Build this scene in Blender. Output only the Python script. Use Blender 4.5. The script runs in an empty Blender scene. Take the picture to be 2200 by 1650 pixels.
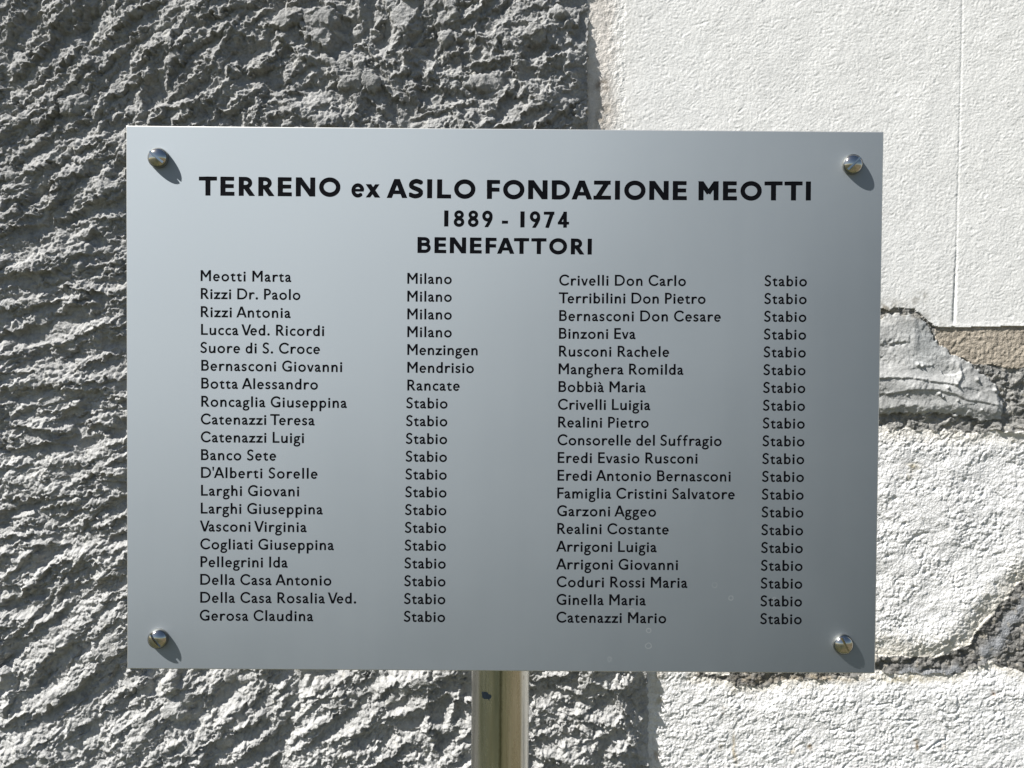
import bpy, bmesh, math, random
import numpy as np
from mathutils import Matrix, Vector
from mathutils.geometry import delaunay_2d_cdt, tessellate_polygon

random.seed(7)
RNG = np.random.default_rng(11)
C = bpy.context.scene.collection

# ------------------------------------------------------------------ measurements
F = 1600.0                      # focal length in photo pixels (2200 wide)
PW, PH, PT = 0.420, 0.3028, 0.0026   # panel size and thickness
ZC = 1.45                       # height of the panel's centre above the ground
WALL_Y = 0.228                  # the wall stands this far behind the panel

CORN = [(271, 270), (1899, 283), (1880, 1447), (273, 1437)]
PLN = [(-PW/2, PH/2), (PW/2, PH/2), (PW/2, -PH/2), (-PW/2, -PH/2)]
_A = []
for (X, Y), (u, v) in zip(PLN, CORN):
    x = (u - 1100) / F; y = -(v - 825) / F
    _A.append([X, Y, 1, 0, 0, 0, -x*X, -x*Y, -x])
    _A.append([0, 0, 0, X, Y, 1, -y*X, -y*Y, -y])
H = np.linalg.svd(np.array(_A))[2][-1].reshape(3, 3)
if H[2, 2] < 0: H = -H
H = H / np.linalg.norm(H[:, 0])
Hc = np.diag([1, 1, -1]) @ H     # panel plane -> camera space (camera looks along -z)
r1 = Hc[:, 0]; r2 = Hc[:, 1] - r1 * (Hc[:, 1] @ r1); r2 /= np.linalg.norm(r2)
r3 = np.cross(r1, r2); t = Hc[:, 2]
R = np.stack([r1, r2, r3], 1)    # panel axes in camera space
Bp = np.array([[1, 0, 0], [0, 0, -1], [0, 1, 0]], float)   # panel (X,Y,N) -> world (x,-y normal,z)
Rw = Bp @ R.T                    # camera -> world rotation
CAM = Rw @ (-t) + np.array([0, 0, ZC])

def ray(u, v):
    d = np.array([(u - 1100) / F, -(v - 825) / F, -1.0])
    return Rw @ d
def at(u, v, Y=0.0):
    d = ray(u, v); k = (Y - CAM[1]) / d[1]
    return CAM + k * d
def to_px(P):
    q = (np.asarray(P) - CAM) @ Rw
    return 1100 + F * q[..., 0] / -q[..., 2], 825 - F * q[..., 1] / -q[..., 2]

# ------------------------------------------------------------------ camera, sky, sun, exposure
scn = bpy.context.scene
cd = bpy.data.cameras.new('camera'); cam = bpy.data.objects.new('camera', cd); C.objects.link(cam)
M4 = Matrix.Identity(4)
for i in range(3):
    for j in range(3): M4[i][j] = Rw[i, j]
    M4[i][3] = CAM[i]
cam.matrix_world = M4
cd.sensor_width = 36.0; cd.lens = 36.0 * F / 2200.0
cd.clip_start = 0.01; cd.clip_end = 500
cd.dof.use_dof = False
scn.camera = cam

SUN_IN = math.radians(15.5)      # the sun grazes the wall
ip = np.array([0.655, -0.755]); ip /= np.linalg.norm(ip)
SUNDIR = np.array([ip[0]*math.cos(SUN_IN), math.sin(SUN_IN), ip[1]*math.cos(SUN_IN)])  # light travels this way
to_sun = -SUNDIR
elev = math.asin(to_sun[2]); azim = math.atan2(to_sun[0], to_sun[1])
w = bpy.data.worlds.new('World'); scn.world = w; w.use_nodes = True
nt = w.node_tree; nt.nodes.clear()
wo = nt.nodes.new('ShaderNodeOutputWorld'); bg = nt.nodes.new('ShaderNodeBackground')
sky = nt.nodes.new('ShaderNodeTexSky'); sky.sky_type = 'NISHITA'; sky.sun_disc = False
sky.sun_elevation = elev; sky.sun_rotation = azim
sky.air_density = 1.0; sky.dust_density = 0.8; sky.ozone_density = 1.0
nt.links.new(sky.outputs[0], bg.inputs[0]); bg.inputs[1].default_value = 0.05
nt.links.new(bg.outputs[0], wo.inputs[0])
sd = bpy.data.lights.new('sun', 'SUN'); sd.energy = 5.0; sd.angle = math.radians(0.5); sd.color = (1.0, 0.975, 0.94)
so = bpy.data.objects.new('sun', sd); C.objects.link(so)
so.rotation_euler = Vector(to_sun).to_track_quat('Z', 'Y').to_euler()
vs = scn.view_settings
vs.view_transform = 'Standard'; vs.look = 'None'; vs.gamma = 1.0; vs.use_curve_mapping = False
vs.exposure = 1.03

# ------------------------------------------------------------------ helpers
def tag(o, label=None, cat=None, group=None, kind=None):
    if label: o['label'] = label
    if cat: o['category'] = cat
    if group: o['group'] = group
    if kind: o['kind'] = kind
    return o
def empty(name, loc):
    o = bpy.data.objects.new(name, None); C.objects.link(o); o.location = loc
    o.empty_display_size = 0.05
    return o
def mesh_obj(name, me, parent=None, mat=None):
    o = bpy.data.objects.new(name, me); C.objects.link(o)
    if mat is not None and not me.materials: me.materials.append(mat)
    if parent is not None:
        o.parent = parent
        o.matrix_parent_inverse = Matrix.Identity(4)
    return o
class NT:
    def __init__(s, name):
        s.m = bpy.data.materials.new(name); s.m.use_nodes = True; s.t = s.m.node_tree
        s.b = s.t.nodes['Principled BSDF']
    def n(s, typ, **kw):
        q = s.t.nodes.new(typ)
        for k, v in kw.items(): setattr(q, k, v)
        return q
    def l(s, a, b): s.t.links.new(a, b)
    def math(s, op, a, b=None, c=None):
        q = s.n('ShaderNodeMath', operation=op)
        for i, v in enumerate((a, b, c)):
            if v is None: continue
            if isinstance(v, (int, float)): q.inputs[i].default_value = v
            else: s.l(v, q.inputs[i])
        return q.outputs[0]
    def ramp(s, f, stops):
        q = s.n('ShaderNodeValToRGB'); e = q.color_ramp.elements
        while len(e) < len(stops): e.new(0.5)
        for el, (p, c) in zip(e, stops):
            el.position = p; el.color = (c, c, c, 1) if isinstance(c, (int, float)) else tuple(c) + (1,)
        s.l(f, q.inputs[0]); return q.outputs[0]
    def noise(s, vec, scale, detail=4, rough=0.5, dist=0.0):
        q = s.n('ShaderNodeTexNoise'); q.inputs['Scale'].default_value = scale
        q.inputs['Detail'].default_value = detail; q.inputs['Roughness'].default_value = rough
        q.inputs['Distortion'].default_value = dist
        if vec is not None: s.l(vec, q.inputs['Vector'])
        return q.outputs['Fac']

# ------------------------------------------------------------------ numpy noise
def pn(x, y, seed=0):
    """gradient noise, about -0.7..0.7"""
    rng = np.random.default_rng(seed); perm = rng.permutation(4096)
    ang = rng.random(4096) * 2 * np.pi; gx = np.cos(ang).astype(np.float32); gy = np.sin(ang).astype(np.float32)
    xi = np.floor(x).astype(np.int64); yi = np.floor(y).astype(np.int64)
    xf = (x - xi).astype(np.float32); yf = (y - yi).astype(np.float32)
    u = xf*xf*xf*(xf*(xf*6-15)+10); v = yf*yf*yf*(yf*(yf*6-15)+10)
    def g(i, j):
        h = perm[(perm[(xi + i) & 4095] + yi + j) & 4095]
        return gx[h]*(xf-i) + gy[h]*(yf-j)
    a = g(0, 0); b = g(1, 0); c = g(0, 1); d = g(1, 1)
    return (a + u*(b-a)) + v*((c + u*(d-c)) - (a + u*(b-a)))
def fbm(x, y, seed, octv=4, gain=0.5):
    s = 0; a = 1.0; f = 1.0
    for k in range(octv):
        s = s + a*pn(x*f, y*f, seed+k); a *= gain; f *= 2.03
    return s
def worley(x, y, seed, jitter=0.9):
    """F1 distance and cell random"""
    rng = np.random.default_rng(seed); perm = rng.permutation(4096)
    px = rng.random(4096).astype(np.float32); py = rng.random(4096).astype(np.float32); pr = rng.random(4096).astype(np.float32)
    xi = np.floor(x).astype(np.int64); yi = np.floor(y).astype(np.int64)
    best = np.full(x.shape, 9.0, np.float32); rr = np.zeros(x.shape, np.float32)
    for i in (-1, 0, 1):
        for j in (-1, 0, 1):
            h = perm[(perm[(xi+i) & 4095] + yi + j) & 4095]
            dx = xi + i + 0.5 + jitter*(px[h]-0.5) - x; dy = yi + j + 0.5 + jitter*(py[h]-0.5) - y
            d = (dx*dx + dy*dy).astype(np.float32); m = d < best
            best = np.where(m, d, best); rr = np.where(m, pr[h], rr)
    return np.sqrt(best), rr
def facet(x, y, seed):
    """every cell a plane tilted its own way: broken, angular surface"""
    rng = np.random.default_rng(seed); perm = rng.permutation(4096)
    px = rng.random(4096).astype(np.float32); py = rng.random(4096).astype(np.float32)
    tx = rng.normal(0, 1, 4096).astype(np.float32); ty = rng.normal(0, 1, 4096).astype(np.float32); tz = rng.normal(0, 1, 4096).astype(np.float32)
    xi = np.floor(x).astype(np.int64); yi = np.floor(y).astype(np.int64)
    best = np.full(x.shape, 9.0, np.float32); out = np.zeros(x.shape, np.float32)
    for i in (-1, 0, 1):
        for j in (-1, 0, 1):
            h = perm[(perm[(xi+i) & 4095] + yi + j) & 4095]
            dx = (xi + i + 0.5 + 0.95*(px[h]-0.5) - x).astype(np.float32); dy = (yi + j + 0.5 + 0.95*(py[h]-0.5) - y).astype(np.float32)
            d = dx*dx + dy*dy; m = d < best
            best = np.where(m, d, best); out = np.where(m, tx[h]*dx + ty[h]*dy + 0.35*tz[h], out)
    return out
def sstep(a, b, x):
    t_ = np.clip((x-a)/(b-a), 0, 1); return t_*t_*(3-2*t_)
def seg_dist(X, Y, pts):
    """distance to a polyline and position 0..n along it"""
    best = np.full(X.shape, 1e9, np.float32); s = np.zeros(X.shape, np.float32)
    for k in range(len(pts)-1):
        ax, ay = pts[k]; bx, by = pts[k+1]; dx, dy = bx-ax, by-ay
        q = np.clip(((X-ax)*dx + (Y-ay)*dy)/(dx*dx+dy*dy), 0, 1)
        d = np.hypot(X-ax-q*dx, Y-ay-q*dy).astype(np.float32); m = d < best
        best = np.where(m, d, best); s = np.where(m, k+q, s)
    return best, s
def poly_sd(X, Y, pts):
    """signed distance to a polygon, negative inside"""
    d, _ = seg_dist(X, Y, pts + [pts[0]])
    ins = np.zeros(X.shape, bool); n = len(pts)
    for k in range(n):
        ax, ay = pts[k]; bx, by = pts[(k+1) % n]
        if ay == by: continue
        c = ((ay > Y) != (by > Y)) & (X < (bx-ax)*(Y-ay)/(by-ay) + ax)
        ins ^= c
    return np.where(ins, -d, d)

# ------------------------------------------------------------------ the wall: relief
STEP = 0.00072
x0, z0 = at(-70, 1720, WALL_Y)[0], at(-70, 1720, WALL_Y)[2]
x1, z1 = at(2270, -70, WALL_Y)[0], at(2270, -70, WALL_Y)[2]
nx = int((x1-x0)/STEP)+1; nz = int((z1-z0)/STEP)+1
gx = x0 + np.arange(nx)*STEP; gz = z0 + np.arange(nz)*STEP
x1, z1 = gx[-1], gz[-1]
GX, GZ = np.meshgrid(gx, gz)
PXs, PYs = to_px(np.stack([GX, np.full(GX.shape, WALL_Y), GZ], -1))
PX = PXs.astype(np.float32); PY = PYs.astype(np.float32)     # wall coordinates, one unit = 0.385 mm
UNIT = 0.000385

wob = 10*fbm(PX/45, PY/45, 1, 4); wob2 = 10*fbm(PX/45, PY/45, 21, 4)
WX = PX + wob; WY = PY + wob2

# edge of the grey roughcast
xb = np.interp(PY, [-200, 60, 280, 700, 1300, 1450, 1560, 1800], [1264, 1262, 1262, 1290, 1385, 1390, 1392, 1390]).astype(np.float32)
sd_grey = (PX + 0.55*wob + 5*fbm(PX/12, PY/12, 31, 2)) - xb            # <0 on the grey side
# lower edge of the smooth white plaster, beige strip left of it
top_lim = np.interp(PX, [1200, 1800, 1890, 1960, 1990, 2030, 2400], [640, 655, 668, 676, 700, 704, 696]).astype(np.float32)
sd_smooth = np.maximum(PY - top_lim + 0.3*wob2 + 3*pn(PX/12, PY/12, 38), (xb + 80 + 0.5*wob + 6*pn(PX/10, PY/10, 33)) - PX)
brown_lim = np.interp(PX, [2000, 2090, 2140, 2400], [745, 782, 790, 776]).astype(np.float32)
POLY_MORTAR = [(1780, 700), (1890, 690), (1918, 673), (1958, 676), (1990, 694), (2016, 735), (2058, 772), (2100, 790), (2135, 830), (2150, 868),
               (2148, 905), (2095, 902), (2040, 886), (1890, 888), (1760, 890)]
sd_mort = poly_sd(PX + 1.0*wob, PY + 1.0*wob2, POLY_MORTAR) + 7*pn(PX/11, PY/11, 34) + 3*pn(PX/5, PY/5, 35)
JOINT = [(1500, 1450), (1600, 1462), (1760, 1452), (1880, 1424), (1960, 1434), (2050, 1430), (2105, 1402), (2150, 1350), (2215, 1290), (2300, 1240)]
jd, js = seg_dist(WX, WY, JOINT)
jw = np.interp(js, [0, 1, 2, 3, 4, 5, 6, 7, 8, 9], [4, 8, 11, 20, 17, 20, 30, 36, 42, 50]).astype(np.float32)
sd_joint = jd - jw
sd_jarea = poly_sd(WX, WY, [(2150, 1370), (2200, 1310), (2300, 1260), (2300, 1440), (2190, 1446), (2130, 1420)])
sd_joint = np.minimum(sd_joint, sd_jarea)
sd_joint = np.minimum(sd_joint, poly_sd(WX, WY, [(1565, 1440), (1690, 1440), (1680, 1462), (1640, 1476), (1580, 1478)]))
dark_top = poly_sd(WX + 7*pn(PX/14, PY/14, 36), WY + 12*pn(PX/20, PY/14, 37), [(1700, 660), (1890, 662), (1940, 660), (1985, 680), (2030, 722), (2080, 765), (2150, 775), (2300, 772), (2300, 925), (2170, 925),
                            (2120, 930), (2050, 928), (1890, 915), (1700, 912)])

REG = np.full(PX.shape, 3, np.int8)                    # 3 rough white render
REG[sd_smooth < 0] = 1                                 # 1 smooth white plaster
beige = (sd_grey >= 0) & (PX < xb + 86) & (PY < 900)
REG[beige & ~(sd_smooth < 0)] = 2                      # 2 beige strip
REG[(PY > top_lim) & (WY < brown_lim) & (PX > 1990)] = 5   # 5 brown band
REG[(dark_top < 0) & (REG != 5) & (REG != 1)] = 6      # 6 dark crumbling mortar
REG[(dark_top < 0) & (PX < 2010) & (PY > 655)] = 6
REG[sd_mort < 0] = 4                                   # 4 smooth mortar patch
REG[(sd_joint < 0)] = 6
REG[sd_grey < 0] = 0                                   # 0 grey roughcast

# ---- grey roughcast: overlapping flakes thrown and dragged along the trowel
CTRL = [(60, 60, 42, 20), (250, 90, 48, 18), (130, 230, 38, 14), (120, 420, 30, 12), (200, 560, 24, 12), (110, 700, 12, 10), (150, 850, 8, 12),
        (110, 1000, 2, 12), (160, 1120, 6, 14), (110, 1250, 34, 16), (200, 1350, 42, 14), (90, 1450, 38, 14), (300, 1500, 34, 14), (150, 1600, 30, 18),
        (450, 1530, 34, 14), (600, 1600, 38, 16), (800, 1560, 30, 18), (950, 1550, 20, 30), (1200, 1520, -14, 30), (1300, 1600, 15, 40),
        (450, 80, 44, 18), (600, 200, 50, 20), (760, 120, -40, 50), (900, 90, 60, 60), (1050, 180, 10, 50), (1180, 100, 20, 40), (1000, 40, -20, 50),
        (1150, 230, 40, 30), (700, 500, 40, 20), (700, 1000, 20, 20), (1100, 900, 20, 30)]
CT = np.array(CTRL, float)
def field(x, y):
    w_ = 1.0/(((CT[:, 0]-x)**2 + (CT[:, 1]-y)**2) + 1500.0)**1.6
    w_ /= w_.sum()
    return math.radians((w_*CT[:, 2]).sum()), math.radians((w_*CT[:, 3]).sum())
ppx_ = (PX[0, -1]-PX[0, 0])/(nx-1)
low = fbm(PX/170, PY/170, 50, 3)
Hg = (1.6*low).astype(np.float32)                      # millimetres
ppx = (PX[0, -1]-PX[0, 0])/(nx-1)                      # photo units per cell
warpA = 9*fbm(PX/28, PY/28, 60, 3); warpB = 7*fbm(PX/22, PY/22, 70, 3)
smal = fbm(PX/14, PY/14, 80, 3)
warpA += 4.5*pn(PX/8, PY/8, 81); warpB += 4.5*pn(PX/8, PY/8, 82)
def stamp(cx, cy, ln, wd, ht, th, kind):
    rad = max(ln, wd)*0.5 + 14
    i0 = int((cx-rad - PX[0, 0])/ppx); i1 = int((cx+rad - PX[0, 0])/ppx)+1
    k0 = int((PY[0, 0]-(cy+rad))/ppx); k1 = int((PY[0, 0]-(cy-rad))/ppx)+1
    i0 = max(i0, 0); k0 = max(k0, 0); i1 = min(i1, nx); k1 = min(k1, nz)
    if i1-i0 < 3 or k1-k0 < 3: return
    sl = (slice(k0, k1), slice(i0, i1))
    X = PX[sl] + warpA[sl] - cx; Y = -(PY[sl] + warpB[sl] - cy)          # Y up
    c, s = math.cos(th), math.sin(th)
    a = (X*c + Y*s)/(ln*0.5); n = (-X*s + Y*c)/(wd*0.5)                 # n>0 towards the upper side
    env = np.clip(1 - a*a, 0, 1)**0.6
    edge = -0.8 + 0.25*smal[sl]*2
    base = Hg[k0:k1, i0:i1]
    mid = float(np.mean(base[base.shape[0]//2-1:base.shape[0]//2+2, base.shape[1]//2-1:base.shape[1]//2+2]))
    if kind == 0:      # ridge: slow rise from the top, sharp lower lip
        prof = np.clip((1 - n)/(1 - edge), 0, 1)**1.15 * sstep(edge-0.16, edge+0.02, n)
        tab = RNG.normal(0, 1, 40); tab = np.convolve(tab, [.25, .5, .25], 'same')
        strk = np.interp((n+1.3)*wd*0.5/3.2 % 39, np.arange(40), tab)*0.16*(1 if wd > 22 else .4)
        h = 0.5*base + 0.5*mid*0.6 + ht*prof*env*(1+0.18*smal[sl]) + strk*env
        m = (env > 0) & (np.abs(n) < 1.3)
        base[m] = np.maximum(base[m], (h - 0.35*ht*(1-env))[m])
    elif kind == 1:    # scoop left by the trowel: smooth hollow with raised rim
        r2_ = a*a + n*n
        dip = -ht*np.clip(1-r2_, 0, 1)**0.8 + 0.35*ht*np.exp(-((np.sqrt(r2_)-1.05)/0.14)**2)
        base += dip*(r2_ < 2.2)*0.8
    else:              # lump
        r2_ = a*a + n*n
        h = mid + ht*np.sqrt(np.clip(1-r2_, 0, 1))*(1+0.2*smal[sl])
        m = r2_ < 1
        base[m] = np.maximum(base[m], h[m])
def scatter(n, lr, wr, hr, kind, spread=1.0):
    for _ in range(n):
        cx = random.uniform(-90, 1420); cy = random.uniform(-90, 1740)
        if 300 < cx < 990 and 330 < cy < 1390 and random.random() < 0.75: continue
        th, sp = field(cx, cy)
        stamp(cx, cy, random.uniform(*lr), random.uniform(*wr), random.uniform(*hr), th + random.gauss(0, 1)*sp*spread, kind)
scatter(420, (120, 270), (45, 95), (2.6, 5.6), 0)
scatter(160, (70, 150), (35, 60), (0.8, 1.8), 1)
scatter(950, (70, 190), (22, 50), (1.8, 4.4), 0)
scatter(200, (40, 90), (20, 34), (0.6, 1.4), 1)
scatter(600, (28, 90), (11, 26), (0.9, 2.6), 0, 1.2)
scatter(300, (14, 34), (10, 22), (0.7, 2.0), 2, 2)
scatter(620, (70, 210), (22, 52), (2.0, 4.8), 0, 1.1)
scatter(120, (60, 130), (26, 46), (0.6, 1.6), 1, 1.1)
for _ in range(75):
    stamp(random.uniform(600, 1255), random.uniform(-40, 280), random.uniform(36, 85), random.uniform(26, 46), random.uniform(1.6, 4.2), random.uniform(-1.2, 1.4), random.choice((0, 0, 2)))
for _ in range(26):
    stamp(random.uniform(280, 560), random.uniform(1420, 1640), random.uniform(34, 70), random.uniform(28, 46), random.uniform(1.8, 4.0), random.uniform(0, 1.4), random.choice((0, 2)))
# some ridges and lumps where the photograph has them
for cx, cy, ln, wd, ht, deg, kd in [
        (75, 120, 150, 55, 4, 45, 0), (150, 130, 120, 40, 4.2, 48, 0), (320, 120, 105, 42, 5, 44, 0), (385, 125, 80, 30, 3.5, 62, 0), (290, 180, 150, 34, 4, 30, 0),
        (165, 180, 140, 26, 4, 45, 0), (180, 235, 60, 36, 3.5, 20, 2), (410, 235, 150, 40, 4.5, 42, 0), (395, 110, 130, 26, 4, 58, 0), (240, 265, 80, 24, 3, 38, 0),
        (110, 350, 120, 38, 4.2, 22, 0), (215, 425, 190, 36, 4.5, 27, 0), (245, 410, 36, 30, 3.4, 10, 2), (90, 450, 190, 34, 4.2, 28, 0), (120, 550, 220, 40, 4.6, 14, 0),
        (215, 610, 150, 40, 5, -4, 0), (120, 640, 170, 30, 4, 14, 0), (60, 690, 130, 34, 4, 14, 0), (140, 805, 290, 46, 5.5, 5, 0), (210, 770, 130, 24, 3.5, 22, 0),
        (80, 940, 150, 30, 4, 8, 0), (140, 1040, 270, 44, 5, 4, 0), (70, 1130, 150, 30, 4.6, 2, 0), (60, 1235, 110, 26, 3.4, 0, 0), (220, 1000, 160, 26, 3.6, 30, 0),
        (150, 1350, 190, 44, 5.2, 42, 0), (60, 1330, 120, 26, 4, 40, 0), (170, 1450, 190, 36, 5.6, 38, 0), (30, 1445, 40, 42, 3.4, 10, 2), (120, 1490, 170, 28, 4, 40, 0),
        (310, 1440, 60, 40, 3.8, 25, 0), (390, 1510, 44, 56, 5, 70, 2), (310, 1520, 80, 34, 3.8, 30, 0), (500, 1500, 170, 52, 5, 36, 0), (330, 1610, 230, 40, 5, 38, 0),
        (420, 1590, 190, 32, 5.2, 36, 0), (560, 1570, 180, 32, 4.6, 40, 0), (80, 1580, 190, 40, 4, 34, 0), (560, 1630, 120, 36, 4.5, 44, 0), (700, 1520, 160, 34, 4.6, 30, 0),
        (820, 1600, 190, 36, 4.6, 34, 0), (905, 1490, 130, 30, 4, 24, 0), (700, 90, 70, 44, 4.4, -35, 0), (700, 55, 60, 40, 4, 0, 2), (625, 55, 46, 34, 4, 10, 2), (770, 135, 48, 60, 4.2, 50, 0),
        (870, 60, 66, 44, 3.6, 70, 0), (1198, 36, 38, 32, 4.6, 0, 2), (1060, 130, 150, 30, 3.6, 12, 0), (1190, 240, 150, 36, 4.6, 36, 0), (1110, 185, 130, 60, 3.4, 8, 0),
        (960, 230, 160, 34, 3.6, 14, 0), (1275, 1520, 150, 36, 4.6, -16, 0), (1330, 1580, 110, 36, 4.8, 30, 0), (1200, 1600, 160, 38, 4.2, -10, 0), (1230, 1460, 120, 30, 3.5, -20, 0)]:
    stamp(cx, cy, ln*1.15, wd*1.15, ht, math.radians(deg), kd)
Hg = np.clip(Hg, -3, None)
Hg = np.where(Hg > 7, 7 + (Hg-7)*0.35, Hg)
# granular skin: crusty in places, smoothed by the tool in others
crust = sstep(0.03, 0.24, fbm(PX/60, PY/60, 90, 3))
f1, r1_ = worley((PX+warpA)/7.5, (PY+warpB)/6.5, 91)
f2, r2_ = worley(WX/14, WY/12, 92)
grain = (0.34*np.sqrt(np.clip(0.45-f1*f1, 0, 1))*2*(0.3+0.7*r1_) + 0.55*np.sqrt(np.clip(0.30-f2*f2, 0, 1))*(r2_ > 0.55)*1.8)
f9, r9_ = worley((PX+.5*warpA)/4.6, (PY+.5*warpB)/4.2, 98)
fine = 0.30*np.sqrt(np.clip(0.4-f9*f9, 0, 1))*(.3+r9_) + 0.26*pn(PX/3.6, PY/3.6, 93) + 0.30*pn(PX/8, PY/8, 94) + 0.5*pn(PX/18, PY/14, 95)
f8, r8_ = worley((PX+warpA)/19, (PY+warpB)/15, 96)
clod = 1.5*np.sqrt(np.clip(0.34-f8*f8, 0, 1))*(r8_ > 0.5)
rdg = (0.5-np.abs(pn((PX+warpA*.6)/13, (PY-warpB*.6)/9, 97)))*1.3
ca_, sa_ = math.cos(.6), math.sin(.6)
UX = (PX+1.3*warpA)*ca_ - (PY+1.3*warpB)*sa_; UY = (PX+1.3*warpA)*sa_ + (PY+1.3*warpB)*ca_
fc = 1.2*facet(UX/66, UY/36, 301) + 0.34*facet(UX/27, UY/17, 302)*(.4+.9*crust) + 0.20*facet(PX/11+warpA/14, PY/10+warpB/14, 303)*(.3+crust)
Hgrey = 5.2 + 1.5*Hg + fc + (0.14+1.25*crust)*grain + (0.38+.8*crust)*fine + 0.6*crust*clod + (0.15+.4*crust)*rdg

# ---- smooth white plaster: small wrinkles of a felted coat
wA = fbm(PX/40, PY/40, 100, 2)
wr = 1-np.abs(pn((PX+14*wA)/9, (PY-10*wA)/7.5, 101))*2.6
wr2 = pn(PX/5, PY/5, 102)
Hsm = 0.6 + 0.20*wr*(0.55+0.6*sstep(-0.3, 0.4, wA)) + 0.09*wr2 + 0.35*fbm(PX/120, PY/120, 103, 2) + 0.12*fbm(PX/26, PY/26, 104, 2)
for (ax, ay, bx, by, dp) in [(1485, 57, 1525, 45, .5), (1565, 258, 1578, 243, .5), (1587, 240, 1600, 226, .45), (1640, 242, 1655, 228, .5), (1438, 181, 1450, 176, .5), (1513, 260, 1522, 254, .4), (1920, 645, 1928, 650, .7), (1921, 660, 1926, 663, .6), (2160, 655, 2178, 660, .4)]:
    d_, _ = seg_dist(PX, PY, [(ax, ay), (bx, by)])
    Hsm -= .42*dp*np.exp(-((d_+1.2*np.abs(wr2))/1.8)**2)
CR = [(2067, -80), (2066, 60), (2063, 180), (2060, 300), (2057, 420), (2054, 540), (2050, 640), (2048, 692)]
dcr, scr = seg_dist(PX + 1.5*pn(PX/9, PY/9, 105), PY, CR)
Hsm -= (0.34+0.56*sstep(4.5, 6.0, scr))*np.exp(-(dcr/(1.7+1.4*sstep(5, 6.4, scr)))**2)
# the coat thickens into a lip along its edge
Hsm += 0.45*np.exp(-(np.clip(-sd_smooth, 0, 99)/9)**2)*sstep(1800, 1900, PX)

# ---- beige strip, brown band
fb, rb = worley(PX/8, PY/9, 110)
Hbe = 0.35 + 0.42*fbm(PX/11, PY/16, 111, 3) + 0.35*np.sqrt(np.clip(0.35-fb*fb, 0, 1))*(rb > .5) + 0.14*pn(PX/4, PY/4, 112)
Hbr = -0.3 + 0.75*fbm(PX/9, PY/9, 113, 3) + 0.16*pn(PX/3.6, PY/3.6, 114)

# ---- rough white render
ww = 6*fbm(PX/20, PY/20, 120, 2)
f3, r3_ = worley((PX+ww)/9, (PY-ww)/8, 121)
f4, r4_ = worley((PX-ww)/5.2, (PY+ww)/5, 122)
undul = 1.9*fbm(PX/110, PY/95, 123, 3)
calm = sstep(1440, 1520, PY)                         # the lower block is calmer
ww2 = 3*pn(PX/6, PY/6, 134)
fw, rw_ = worley((PX+ww+ww2)/7.5, (PY-ww+ww2)/5.6, 135)
rr = sstep(-0.35, 0.3, fbm(PX/70, PY/70, 124, 2))
Hrw = -0.8 + undul*(1-0.6*calm) + calm*.78*np.sqrt(np.clip(0.4-fw*fw, 0, 1))*(.2+rw_)*(.35+1.1*sstep(-.3, .35, fbm(PX/55, PY/40, 136, 2))) + calm*.5*pn(PX/30, PY/22, 137) + (1-0.15*calm)*(0.42+0.6*rr)*(0.75*np.sqrt(np.clip(0.42-f3*f3, 0, 1))*(0.3+r3_) + 0.70*np.sqrt(np.clip(0.42-f4*f4, 0, 1))*(0.3+r4_)) \
      + 0.22*pn(PX/3.4, PY/3.4, 125) + 0.32*pn(PX/17, PY/13, 126) + 0.22*facet((PX+ww)/24, (PY-ww)/18, 304)*(1-.4*calm)
Hcr = np.zeros(PX.shape, np.float32)
rc_ = random.Random(5)
for _ in range(95):
    cx = rc_.uniform(1400, 2250); cy = rc_.uniform(950, 1700); an = rc_.gauss(0.1, .6) if rc_.random() < .65 else rc_.uniform(0, 3.14)
    P_ = [(cx, cy)]
    for _k in range(rc_.randint(2, 6)):
        an += rc_.gauss(0, .45); P_.append((P_[-1][0]+math.cos(an)*rc_.uniform(7, 16), P_[-1][1]-math.sin(an)*rc_.uniform(7, 16)))
    us = [p[0] for p in P_]; vs_ = [p[1] for p in P_]
    i0 = max(0, int((min(us)-12-PX[0, 0])/ppx_)); i1 = min(nx, int((max(us)+12-PX[0, 0])/ppx_)+1); k0 = max(0, int((PY[0, 0]-max(vs_)-12)/ppx_)); k1 = min(nz, int((PY[0, 0]-min(vs_)+12)/ppx_)+1)
    if i1-i0 < 2 or k1-k0 < 2: continue
    sl = (slice(k0, k1), slice(i0, i1)); d_, s_ = seg_dist(PX[sl]+2*ww[sl]*.4, PY[sl], P_)
    Hcr[sl] = np.maximum(Hcr[sl], rc_.uniform(.4, 1.0)*np.exp(-(d_/rc_.uniform(1.5, 2.4))**2)*sstep(0, .5, s_)*sstep(len(P_)-1, len(P_)-1.6, s_))
Hrw -= Hcr
f5, r5_ = worley(PX/46, PY/40, 133)                   # pits
Hrw -= 1.8*np.exp(-(f5/0.085)**2)*(r5_ > 0.86)
# surfaces curve back into the joint
jedge = sstep(70, 0, sd_joint)
Hrw -= 1.8*jedge*jedge
Hrw += 0.9*np.exp(-((sd_joint-34)/22)**2)*(PY < 1430)

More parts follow.
